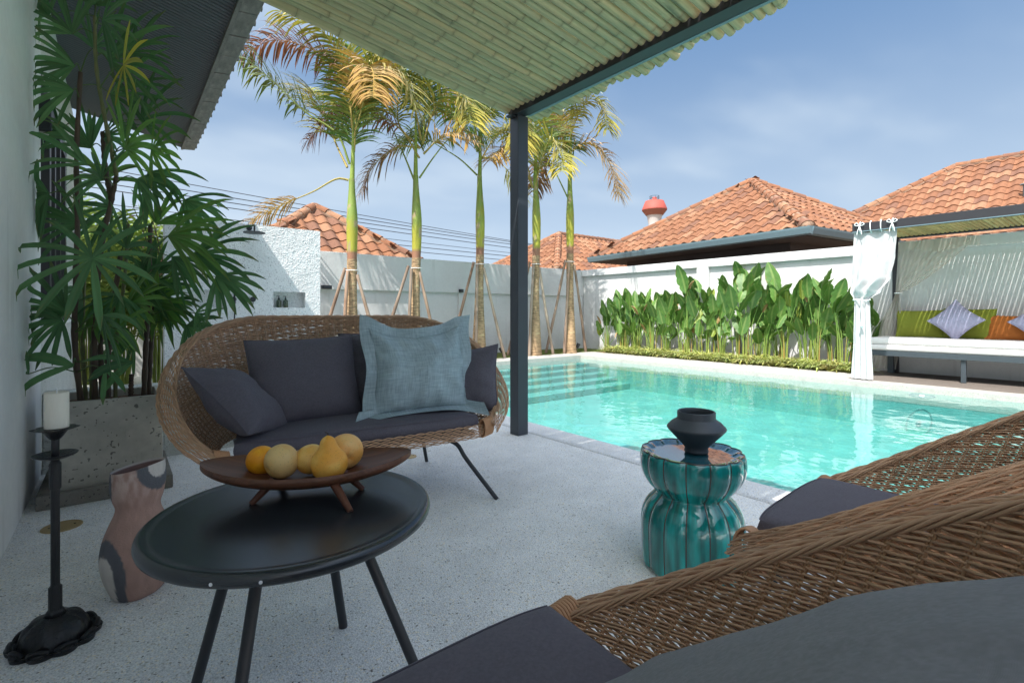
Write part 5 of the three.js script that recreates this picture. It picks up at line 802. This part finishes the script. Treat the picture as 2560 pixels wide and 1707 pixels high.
function frond(parent, pts, tint, bare, ll, o = {}) {      // an arching pinnate leaf: stalk, and leaflets that droop
  const c = new THREE.CatmullRomCurve3(pts, false, 'centripetal'), L = c.getLength(), step = o.step ?? 0.034, b = new MB(), s = new MB(), [c0, c1] = TINT[tint], q = c.getSpacedPoints(24);
  s.tube(q, (t) => lerp(o.r ?? 0.022, 0.003, Math.pow(t, 0.7)), 6, (t) => mix3(tint === 'g' || tint === 'a' ? [0.20, 0.26, 0.05] : [0.34, 0.27, 0.07], c0, smooth(t, 0.3, 1)));
  for (let d = bare * L; d < L; d += step) {
    const t = d / L, p = c.getPointAt(t), T = c.getTangentAt(t); let side = T.clone().cross(V(0, 1, 0)); if (side.lengthSq() < 0.02) side = RV.clone(); side.normalize();
    const upv = side.clone().cross(T).normalize(), len = ll * (0.55 + 0.45 * Math.sin(Math.PI * clamp((t - bare) / (1 - bare) * 0.9 + 0.12, 0, 1))) * rr(0.8, 1.15), tone = rr(0.75, 1.2), mixT = clamp(rr(-0.2, 0.55) + (t - bare) * 0.3, 0, 1);
    for (const sg of [-1, 1]) {
      if (rnd() < (o.gap ?? 0.04)) continue;
      const dir = side.clone().multiplyScalar(sg * rr(0.8, 1.0)).addScaledVector(T, rr(0.45, 0.85)).addScaledVector(upv, rr(-0.25, 0.65)).normalize(), w = (o.w ?? 0.013) * rr(0.8, 1.15), droop = (o.droop ?? 0.9) * rr(0.6, 1.3);
      const n = 4, wide = dir.clone().cross(upv).normalize(), pos = p.clone(), cur = dir.clone(); let prev = null;
      for (let k = 0; k <= n; k++) { const e = k / n, ww = w * (k === 0 ? 0.45 : k === n ? 0.05 : 1 - 0.45 * Math.abs(e - 0.35)), col = mix3(c0, c1, clamp(mixT * (0.4 + e), 0, 1), tone), a = b.v(pos.x - wide.x * ww, pos.y - wide.y * ww, pos.z - wide.z * ww, col), d2 = b.v(pos.x + wide.x * ww, pos.y + wide.y * ww, pos.z + wide.z * ww, col); if (prev) b.q(prev[0], prev[1], d2, a); prev = [a, d2]; pos.addScaledVector(cur, len / n); cur.y -= droop / n * 1.15; cur.normalize(); }
    }
  }
  const f = part('frond', b.geo(), mat.leaf, parent); part('stalk', s.geo(), mat.stem, f); return f;
}
{
  const spec = [[3.30, -8.80, 1.97, 3.42, 'leftmost'], [4.55, -8.80, 2.08, 3.70, 'second'], [6.09, -8.80, 2.25, 3.95, 'middle'], [7.56, -8.66, 2.33, 4.15, 'fourth'], [8.67, -8.62, 2.45, 4.3, 'rightmost']];
  const looks = ['leftmost palm, tall with one bare orange leaf hanging low to the left', 'second palm from the left, with brown leaves drooping to its left', 'middle palm of the row, green-crowned, just left of the steel post', 'palm mostly hidden behind the steel post', 'rightmost palm, with one orange-brown leaf arching to the right'];
  spec.forEach(([x, z, h0, h1, l], i) => {
    reseed(40 + i);
    const t = thing('palm_tree', looks[i], 'palm tree', x, -0.02, z), lean = rr(-0.02, 0.05);
    const cen = curve([[0, 0, 0], [lean * 0.3, h0 * 0.5, 0], [lean, h0, 0.01], [lean * 0.6, h1, 0.0]], 60), ax = (h) => cen[clamp(Math.round(h / h1 * 60), 0, 60)];
    const prof = (h) => h < h0 ? lerp(0.175, 0.088, Math.pow(smooth(h / h0, -0.15, 0.75), 0.8)) + 0.02 * Math.exp(-h * 14) : 0.088;
    const b = new MB(); b.grid(20, 60, (u, v) => { const h = v * h0, a = u * 6.28318, r = prof(h) * (1 + 0.018 * Math.sin(h * 62)), c = ax(h); return [c.x + Math.cos(-a) * r, h, c.z + Math.sin(-a) * r, u * 1.2, h]; });
    part('trunk', b.geo(), mat.bark, t);
    const cb = new MB(), ch = h1 - h0; cb.grid(18, 26, (u, v) => { const h = h0 + v * ch, a = u * 6.28318, r = lerp(0.083 + 0.018 * Math.sin(v * Math.PI * 0.9) , 0.052, smooth(v, 0.4, 1)) * (v < 0.02 ? 1.03 : 1), c = ax(h); return [c.x + Math.cos(-a) * r, h, c.z + Math.sin(-a) * r]; }, (u, v) => { const n = fbm(u * 5 + 3, v * 7 + i, 4096, 91, 4), k = 0.8 + 0.4 * n; if (v < 0.11) return [0.27 * k, 0.13 * k, 0.075 * k]; return n > 0.70 ? [0.30 * k, 0.24 * k, 0.13 * k] : mix3([0.36, 0.34, 0.035], [0.19, 0.26, 0.045], smooth(v + (n - 0.5) * 0.7, 0.15, 0.7), k); });
    part('crownshaft', cb.geo(), mat.crownshaft, t);
    const sp = new MB(); sp.tube(curve([[ax(h1).x, h1 - 0.15, 0], [0.02, h1 + 0.6, 0.02], [0.03, h1 + 1.5, 0.0]], 14), (e) => lerp(0.05, 0.012, e), 8, (e) => [0.22, 0.30, 0.05]); part('spear_leaf', sp.geo(), mat.stem, t);
    for (const [tint, bare, ll, fw, pts] of FRONDS[i]) {
      const y0 = pts[0][1]; frond(t, pts.map(([r, h], k) => V(0, h + 0.02, 0).addScaledVector(RV, r).addScaledVector(FV, -fw * Math.pow(k / (pts.length - 1), 1.3) * 1.4)), tint, bare, ll * 1.45, { step: 0.024, w: 0.015, droop: tint === 'b' || tint === 'p' ? 1.5 : 1.0, gap: tint === 'g' ? 0.05 : 0.12 });
    }
    // three prop poles, each leaning on the trunk
    const poles = [[-0.62, 0.25, 'left'], [-0.05, 0.30, 'front'], [0.66, 0.12, 'right']];
    poles.forEach(([r, f, side], k) => {
      const foot = V(0, 0.005, 0).addScaledVector(RV, r * rr(0.95, 1.15)).addScaledVector(FV, k === 1 ? -f : -f * rr(0.3, 1)), top = V(0, h0 - 0.16 - 0.06 * k, 0).addScaledVector(RV, r > 0.2 ? 0.105 : r < -0.2 ? -0.11 : -0.03).addScaledVector(FV, k === 1 ? -0.125 : -0.02);
      if (z + foot.z > -8.58) foot.z = -8.58 - z; const m = foot.clone().lerp(top, 0.5).add(V(rr(-0.015, 0.015), 0, rr(-0.01, 0.01))), pb = new MB(), bs = rr(0.75, 1.15), gr = rnd();
      pb.tube(curve([foot, m, top], 16), (e) => lerp(0.036, 0.028, e) * (1 + 0.12 * Math.sin(e * 23 + k * 2) * Math.sin(e * 9 + i)), 9, (e) => { const n = fbm(e * 9 + i, k * 3 + 7, 4096, 97, 4); return mix3([0.27, 0.16, 0.10], [0.30, 0.25, 0.20], gr * 0.6 + n * 0.4, bs * (0.6 + 0.8 * n)); }, true);
      tag(solo('prop_pole', pb.geo(), mat.stake), `${side} rough wooden prop pole leaning on the ${l} palm${l === 'second' ? ' from the left' : l === 'fourth' ? ' (behind the post)' : ''}`, 'pole').position.set(x, -0.015, z);
    });
    const rope = part('rope', tubeG(Array.from({ length: 22 }, (_, k) => V(Math.cos(k / 21 * 6.2832) * 0.108 + lean, h0 - 0.2, Math.sin(k / 21 * 6.2832) * 0.108)), 0.006, 6), mat.wick, t);
  });
}
// garden palms beyond the shower, seen through the fan palm
{
  for (const [x, z, n, h, sd, l] of [[0.05, -8.75, 24, 1.7, 51, 'bright green feathery garden palm nearest the house wall'], [0.45, -8.4, 22, 1.35, 52, 'bright green feathery garden palm beside the left end of the shower wall'], [-0.35, -9.0, 16, 1.7, 53, 'feathery garden palm behind the house window']]) {
    reseed(sd); const t = thing('areca_palm', l, 'palm', x, -0.01, z);
    for (let k = 0; k < n; k++) { const a = k / n * 6.283 + rr(-0.3, 0.3), e = rr(0.35, 1.0), hh = h * rr(0.5, 1.15), rx = Math.cos(a) * e, rz = Math.sin(a) * e * 0.7; frond(t, [V(Math.cos(a) * 0.06, 0.0, Math.sin(a) * 0.06), V(rx * 0.22, hh * 0.8, rz * 0.22), V(rx * 0.6, hh * 1.25 + 0.2, rz * 0.6), V(rx * 1.05, hh * 1.2, rz * 1.05), V(rx * 1.3, hh * 0.95, rz * 1.3)].map((p) => { if (z + p.z < -9.62) p.z = -9.62 - z; return p; }), 'a', 0.38, 0.36, { step: 0.04, w: 0.014, r: 0.014, droop: 0.6 }); }
  }
  reseed(55); const s = thing('shrub', 'leafy shrub with a few reddish leaves rising over the left end of the shower wall', 'shrub', 0.62, -0.01, -7.75), wood = new MB(), lf = new MB();
  for (let k = 0; k < 12; k++) { const tip = V(rr(-0.55, 0.42), rr(1.75, 2.3), rr(-0.3, 0.3)), ps = curve([V(0, 0, 0), V(tip.x * 0.4, tip.y * 0.6, tip.z * 0.5), tip], 10); wood.tube(ps, (e) => lerp(0.016, 0.004, e), 5, [0.12, 0.08, 0.05]);
    for (let j = 0; j < 26; j++) { const p = ps[Math.floor(rr(4, 10.9))].clone().add(V(rr(-0.14, 0.14), rr(-0.1, 0.14), rr(-0.14, 0.14))), d = V(rr(-1, 1), rr(-0.9, 0.5), rr(-1, 1)).normalize(), w = d.clone().cross(V(rr(-1, 1), 1, rr(-1, 1))).normalize().multiplyScalar(rr(0.012, 0.02)), l = rr(0.05, 0.09), c = rnd() < 0.3 ? [0.36, 0.15, 0.09] : rnd() < 0.3 ? [0.42, 0.36, 0.07] : [0.13, 0.21, 0.04]; const a = lf.v(p.x, p.y, p.z, c), b = lf.v(p.x + d.x * l * 0.5 + w.x, p.y + d.y * l * 0.5 + w.y, p.z + d.z * l * 0.5 + w.z, c), e = lf.v(p.x + d.x * l, p.y + d.y * l, p.z + d.z * l, c), f = lf.v(p.x + d.x * l * 0.5 - w.x, p.y + d.y * l * 0.5 - w.y, p.z + d.z * l * 0.5 - w.z, c); lf.q(a, b, e, f); } }
  part('branches', wood.geo(), mat.stem, s); const fo = part('foliage', lf.geo(), mat.leaf, s); fo.userData.kind = 'stuff';
  const bush = thing('treetop', 'tiny dark green treetop showing over the boundary wall left of the post', 'tree', 19.5, -0.2, -24.9); reseed(56); const bl = new MB(), bt = new MB(); bt.tube([V(0, 0, 0), V(0.1, 3.4, 0)], 0.09, 7, [0.12, 0.08, 0.05]);
  for (let k = 0; k < 900; k++) { const p = V(rr(-1, 1), rr(-0.7, 0.7), rr(-1, 1)); if (p.length() > 1) continue; p.multiply(V(0.95, 0.6, 0.8)).add(V(0.1, 3.1, 0)); const d = V(rr(-1, 1), rr(-1, 1), rr(-1, 1)).normalize().multiplyScalar(0.11), w = V(rr(-1, 1), rr(-1, 1), rr(-1, 1)).normalize().multiplyScalar(0.04), c = mix3([0.06, 0.10, 0.02], [0.16, 0.17, 0.04], rnd()); const q = [p.clone().sub(d), p.clone().add(w), p.clone().add(d), p.clone().sub(w)].map((r) => bl.v(r.x, r.y, r.z, c)); bl.q(...q); }
  part('trunk', bt.geo(), mat.stem, bush); part('crown', bl.geo(), mat.leaf, bush);
}
// the tall fan palm in the planter
{
  reseed(61);
  const t = thing('fan_palm', 'tall multi-stemmed lady palm with fan leaves in the concrete planter at the left', 'palm', -0.03, 0.5, -3.72), o = t.position, loc = (p) => V(p[0] - o.x, p[1] - o.y, p[2] - o.z);
  const stemTop = [];
  CANES.forEach((c, k) => { const pts = c.map(loc); if (pts[0].y < 0.1) { pts[0].y = -0.055; pts[0].x = clamp(pts[0].x, -0.17, 0.17); pts[0].z = clamp(pts[0].z, -0.16, 0.14); } const dark = k % 3 !== 1, b = new MB(), q = curve(pts, 34); q.forEach((p) => stemTop.push(p)); b.tube(q, (e) => (dark ? 0.0135 : 0.010) * (1 + 0.14 * Math.sin(e * 60)) * lerp(1.1, 0.8, e), 8, (e) => { const n = fbm(e * 30 + k, 3, 4096, 99, 3); return dark ? mix3([0.035, 0.024, 0.018], [0.11, 0.075, 0.05], n) : mix3([0.09, 0.12, 0.04], [0.16, 0.15, 0.07], n); }, true); part('cane', b.geo(), mat.stem, t); });
  const R0 = RV, U0 = V(0, 1, 0), N0 = FV.clone().negate();
  const fill = []; reseed(99); for (let k = 0; k < 20; k++) { const p = stemTop[Math.floor(rr(8, stemTop.length))]; if (p.y < 0.28) continue; const a = rr(-70, 250), l = rr(0.05, 0.22); fill.push([p.x + o.x + Math.cos(R(a)) * l * 0.78, p.y + o.y + Math.sin(R(a)) * l * 0.6, p.z + o.z + Math.cos(R(a)) * l * 0.6 + rr(-0.12, 0.16), a, rr(0.17, 0.27), rr(90, 170), 7 + Math.floor(rnd() * 4), rr(-0.3, 0.5), rnd() < 0.22 ? 1 : 0]); }
  [...FANS, ...fill].forEach(([x, y, z, tilt, size, spread, n0, tow, tint], fi) => {
    const n = n0 < 5 ? n0 : Math.round(n0 * 1.3);
    reseed(100 + fi);
    const hub = loc([x, y, z]); let near = stemTop[0]; for (const p of stemTop) if (p.distanceTo(hub) + Math.max(0, p.y - hub.y) * 0.8 < near.distanceTo(hub) + Math.max(0, near.y - hub.y) * 0.8) near = p;
    const axis = R0.clone().multiplyScalar(Math.cos(R(tilt))).addScaledVector(U0, Math.sin(R(tilt))).addScaledVector(N0, tow + rr(-0.15, 0.15)).normalize(), b = new MB();
    const cols = tint === 2 ? [[0.42, 0.40, 0.04], [0.55, 0.48, 0.03]] : tint === 1 ? [[0.11, 0.28, 0.045], [0.17, 0.34, 0.055]] : [[0.055, 0.175, 0.055], [0.11, 0.26, 0.085]];
    let perp = axis.clone().cross(N0.clone().addScaledVector(R0, rr(-0.3, 0.3)).addScaledVector(U0, rr(-0.2, 0.5))).normalize(); const nrm = perp.clone().cross(axis).normalize();
    for (let k = 0; k < n; k++) {
      const a = n === 1 ? 0 : R(spread) * (k / (n - 1) - 0.5) + rr(-0.07, 0.07), len = size * 1.22 * rr(0.78, 1.1) * (1 - 0.22 * Math.pow(Math.abs(a) / 3.1, 1.5)), w = Math.min(0.0145, size * 0.058) * rr(0.65, 1.3) * (n <= 3 ? 1.7 : 1), cur = axis.clone().multiplyScalar(Math.cos(a)).addScaledVector(perp, Math.sin(a)).addScaledVector(nrm, rr(-0.12, 0.12)).normalize(), wide = cur.clone().cross(nrm).normalize(), pos = hub.clone(), m = 9, tone = rr(0.72, 1.25), c = mix3(cols[0], cols[1], rnd(), tone); let prev = null;
      for (let s = 0; s <= m; s++) {
        const e = s / m, ww = w * (e < 0.25 ? lerp(0.3, 0.9, e / 0.25) : e > 0.72 ? lerp(1, s === m ? 0.10 : 0.12, Math.pow((e - 0.72) / 0.28, 1.4)) : lerp(0.9, 1, (e - 0.25) / 0.47)), up = wide.clone().cross(cur).normalize(), row = [];
        for (let q = 0; q <= 6; q++) { const f = q / 3 - 1, rg = (q & 1 ? 0.0016 : -0.0006) * smooth(e, 0, 0.2), fold = 0.22 * ww * Math.abs(f), cc = q === 3 ? mix3(c, [0.14, 0.22, 0.08], 0.35) : s > m - 1.2 && tint !== 2 && rnd() < 0.4 ? mix3(c, [0.22, 0.19, 0.05], 0.7) : c; row.push(b.v(pos.x + wide.x * ww * f + up.x * (rg + fold), pos.y + wide.y * ww * f + up.y * (rg + fold), pos.z + wide.z * ww * f + up.z * (rg + fold), cc)); }
        if (prev) for (let q = 0; q < 6; q++) b.q(prev[q], prev[q + 1], row[q + 1], row[q]);
        prev = row; pos.addScaledVector(cur, len / m); cur.y -= (0.035 + 0.085 * e) * (0.7 + 0.6 * rnd()) * (0.5 + Math.hypot(cur.x, cur.z)); cur.normalize();
        if (pos.x + o.x < -0.355) pos.x = -0.355 - o.x;
      }
    }
    const f = part('fan_leaf', b.geo(), mat.glossLeaf, t), pet = new MB(), mid = near.clone().lerp(hub, 0.55).add(V(0, 0.03, 0)); pet.tube(curve([near, mid, hub], 10), (e) => lerp(0.0036, 0.0026, e), 6, [0.075, 0.13, 0.035]); part('leaf_stalk', pet.geo(), mat.stem, f);
  });
}
// row of broad-leaved plants against the sunlit wall
function paddle(len, wid, bend, fold, seedN, cols) {   // a banana-like leaf growing up +y, facing +z
  reseed(seedN); const b = new MB(), n = 14, m = 8, pos = V(0, 0, 0), cur = V(0, 1, 0); let prev = null; const notch = Array.from({ length: n + 1 }, () => rnd() < 0.10 ? rr(0.75, 0.92) : 1);
  for (let s = 0; s <= n; s++) { const e = s / n, ww = wid * Math.pow(Math.sin(Math.PI * Math.pow(clamp(e * 0.985 + 0.012, 0, 1), 0.85)), 0.72) * (s === n ? 0.05 : 1), up = V(0, -cur.z, cur.y), row = []; for (let q = 0; q <= m; q++) { const f = q / m * 2 - 1, y = fold * Math.abs(f) * ww * 1.2 + 0.006 * Math.sin(e * 24 + f * 2) * Math.abs(f), vein = 0.9 + 0.16 * ((s + (q & 1)) & 1), edge = Math.abs(f) > 0.95 && rnd() < 0.22 ? 1 : 0, k = notch[s] < 1 && Math.abs(f) > 0.9 ? notch[s] : 1; const c = q === m / 2 ? mix3(cols[1], [0.3, 0.36, 0.12], 0.5) : edge ? mix3(cols[0], [0.32, 0.20, 0.07], 0.6) : mix3(cols[0], cols[1], Math.abs(f) * 0.5 + 0.3 * rnd(), vein); row.push(b.v(f * ww * k, pos.y + up.y * y, pos.z + up.z * y, c)); }
    if (prev) for (let q = 0; q < m; q++) b.q(prev[q], prev[q + 1], row[q + 1], row[q]); prev = row; pos.addScaledVector(cur, len / n); const a = bend / n * (0.4 + 1.2 * e); const cy = cur.y * Math.cos(a) - cur.z * Math.sin(a); cur.z = cur.z * Math.cos(a) + cur.y * Math.sin(a); cur.y = cy; }
  return b.geo();
}
{
  const G1 = [[0.085, 0.20, 0.025], [0.13, 0.26, 0.04]], G2 = [[0.055, 0.15, 0.02], [0.10, 0.22, 0.035]], G3 = [[0.24, 0.33, 0.04], [0.30, 0.38, 0.06]], B1 = [[0.34, 0.20, 0.07], [0.42, 0.28, 0.11]];
  const leaves = [paddle(0.50, 0.112, 0.35, 0.22, 201, G1), paddle(0.56, 0.118, 0.8, 0.16, 202, G2), paddle(0.46, 0.098, 1.2, 0.30, 203, G1), paddle(0.58, 0.125, 0.2, 0.20, 204, G2), paddle(0.44, 0.075, 0.25, 0.6, 205, G3), paddle(0.36, 0.045, 1.6, 0.7, 206, B1)];
  const ord = ['first', 'second', 'third', 'fourth', 'fifth', 'sixth', 'seventh', 'eighth', 'ninth', 'tenth', 'eleventh', 'twelfth', 'thirteenth', 'fourteenth', 'fifteenth', 'sixteenth', 'seventeenth', 'eighteenth', 'nineteenth', 'twentieth', 'twenty-first', 'twenty-second', 'twenty-third', 'twenty-fourth', 'twenty-fifth', 'twenty-sixth'];
  const N = 26, tall = { 10: 1.28, 15: 1.42, 16: 1.2, 20: 1.25, 22: 1.3, 6: 1.12, 24: 1.1 };
  for (let i = 0; i < N; i++) {
    reseed(300 + i); const z = lerp(-8.35, -2.95, i / (N - 1)) + rr(-0.06, 0.06), x = i % 2 ? rr(9.96, 10.05) : rr(9.78, 9.88), k0 = (tall[i] ?? 1) * (i < 3 ? 0.92 : 1) * rr(0.92, 1.06);
    const t = thing('heliconia', `${ord[i]} broad-leaved clump from the far corner along the sunlit wall`, 'plant', x, -0.02, z, 0, 'broad-leaved plants along the sunlit wall'), n = 11 + Math.floor(rnd() * 3);
    for (let k = 0; k < n; k++) {
      const a = rr(0, 6.283), rad = rr(0.01, 0.10), low = k > n - 5, h = (low ? rr(0.40, 0.68) : rr(0.72, 1.16)) * k0, lx = Math.cos(a) * rad, lz = Math.sin(a) * rad, ox = Math.cos(a) * rr(0.04, 0.15), oz = Math.sin(a) * rr(0.06, 0.24);
      const top = V(clamp(lx + ox, -0.28, 10.16 - x), h, lz + oz), sb = new MB(), yl = rnd(); sb.tube(curve([V(lx, 0, lz), V(lx + ox * 0.25, h * 0.6, lz + oz * 0.25), top], 12), (e) => lerp(0.011, 0.006, e), 6, (e) => mix3(yl < 0.2 ? [0.34, 0.22, 0.06] : [0.22, 0.27, 0.05], [0.13, 0.24, 0.045], smooth(e, 0.1, 0.7)));
      const st = part('stem', sb.geo(), mat.stem, t), ty = rnd() < 0.07 ? 5 : rnd() < 0.09 ? 4 : Math.floor(rnd() * 4), lf = part('leaf', leaves[ty], mat.glossLeaf, t, ty === 5 ? 'withered brown leaf' : ty === 4 ? 'yellow-green young leaf' : undefined), sc = rr(0.72, 1.08) * (low ? 0.8 : 1) * Math.sqrt(k0);
      lf.position.copy(top); const yaw = (rnd() < 0.7 ? -1.04 : 2.1) + rr(-0.85, 0.85); lf.rotation.set(rr(-0.1, low ? 0.95 : 0.5), yaw, rr(-0.32, 0.32), 'YXZ'); lf.scale.setScalar(sc);
      if (x + top.x + Math.sin(yaw) * 0.25 > 10.2) lf.rotation.y += Math.PI;
    }
  }
  // variegated ground cover in front of them
  reseed(400); const tuft = new MB(); for (let k = 0; k < 15; k++) { const a = rr(0, 6.283), l = rr(0.16, 0.30), w = rr(0.006, 0.010), d = V(Math.cos(a), rr(1.1, 2.2), Math.sin(a)).normalize(), wd = V(-Math.sin(a), 0, Math.cos(a)), pos = V(Math.cos(a) * 0.02, 0, Math.sin(a) * 0.02), pale = rnd() < 0.6; let prev = null; for (let s = 0; s <= 5; s++) { const e = s / 5, ww = w * (e > 0.6 ? lerp(1, 0.08, (e - 0.6) / 0.4) : lerp(0.7, 1, e / 0.6)), c0 = pale ? [0.50, 0.50, 0.14] : [0.22, 0.30, 0.04], c1 = pale ? [0.24, 0.30, 0.05] : [0.44, 0.44, 0.10], r = [tuft.v(pos.x - wd.x * ww, pos.y, pos.z - wd.z * ww, c0), tuft.v(pos.x, pos.y - 0.002, pos.z, c1), tuft.v(pos.x + wd.x * ww, pos.y, pos.z + wd.z * ww, c0)]; if (prev) { tuft.q(prev[0], prev[1], r[1], r[0]); tuft.q(prev[1], prev[2], r[2], r[1]); } prev = r; pos.addScaledVector(d, l / 5); d.y -= 0.36; d.normalize(); } }
  const tg = tuft.geo(), cnt = 400, im = new THREE.InstancedMesh(tg, mat.leaf, cnt), mm = new THREE.Matrix4(), e3 = new THREE.Euler(), q4 = new THREE.Quaternion();
  for (let k = 0; k < cnt; k++) { q4.setFromEuler(e3.set(rr(-0.15, 0.15), rr(0, 6.28), rr(-0.15, 0.15))); const s = rr(1.1, 1.6); mm.compose(V(9.45 + 0.27 * Math.pow(rnd(), 0.9), -0.015, lerp(-8.15, -2.82, (k + rnd()) / cnt)), q4, V(s, s * rr(0.75, 1.05), s)); im.setMatrixAt(k, mm); im.setColorAt(k, new THREE.Color(rr(0.8, 1.15), rr(0.85, 1.12), rr(0.7, 1.1))); }
  im.name = 'ground_cover'; im.castShadow = im.receiveShadow = true; scene.add(im); tag(im, 'low yellow-green striped grassy border along the white pool coping', 'ground cover', null, 'stuff');
  // short lawn under the palms
  reseed(410); const bl = new MB(); for (let k = 0; k < 7; k++) { const a = rr(0, 6.28), w = 0.003, h = rr(0.018, 0.036), x = rr(-0.02, 0.02), z = rr(-0.02, 0.02), c = mix3([0.13, 0.20, 0.035], [0.25, 0.27, 0.07], rnd()); bl.t(bl.v(x - Math.cos(a) * w, 0, z - Math.sin(a) * w, c), bl.v(x + Math.cos(a) * w, 0, z + Math.sin(a) * w, c), bl.v(x + rr(-0.015, 0.015), h, z + rr(-0.015, 0.015), c)); }
  const lg = bl.geo(), lc = 9000, li = new THREE.InstancedMesh(lg, mat.leaf, lc); for (let k = 0; k < lc; k++) { q4.setFromEuler(e3.set(0, rr(0, 6.28), 0)); const s = rr(0.8, 1.4); mm.compose(V(rr(2.9, 9.7), -0.012, rr(-9.7, -8.575)), q4, V(s, s, s)); li.setMatrixAt(k, mm); }
  li.name = 'grass'; li.castShadow = li.receiveShadow = true; scene.add(li); tag(li, 'short green lawn grass round the feet of the palms', 'grass', null, 'stuff');
}

renderer.render(scene, camera);
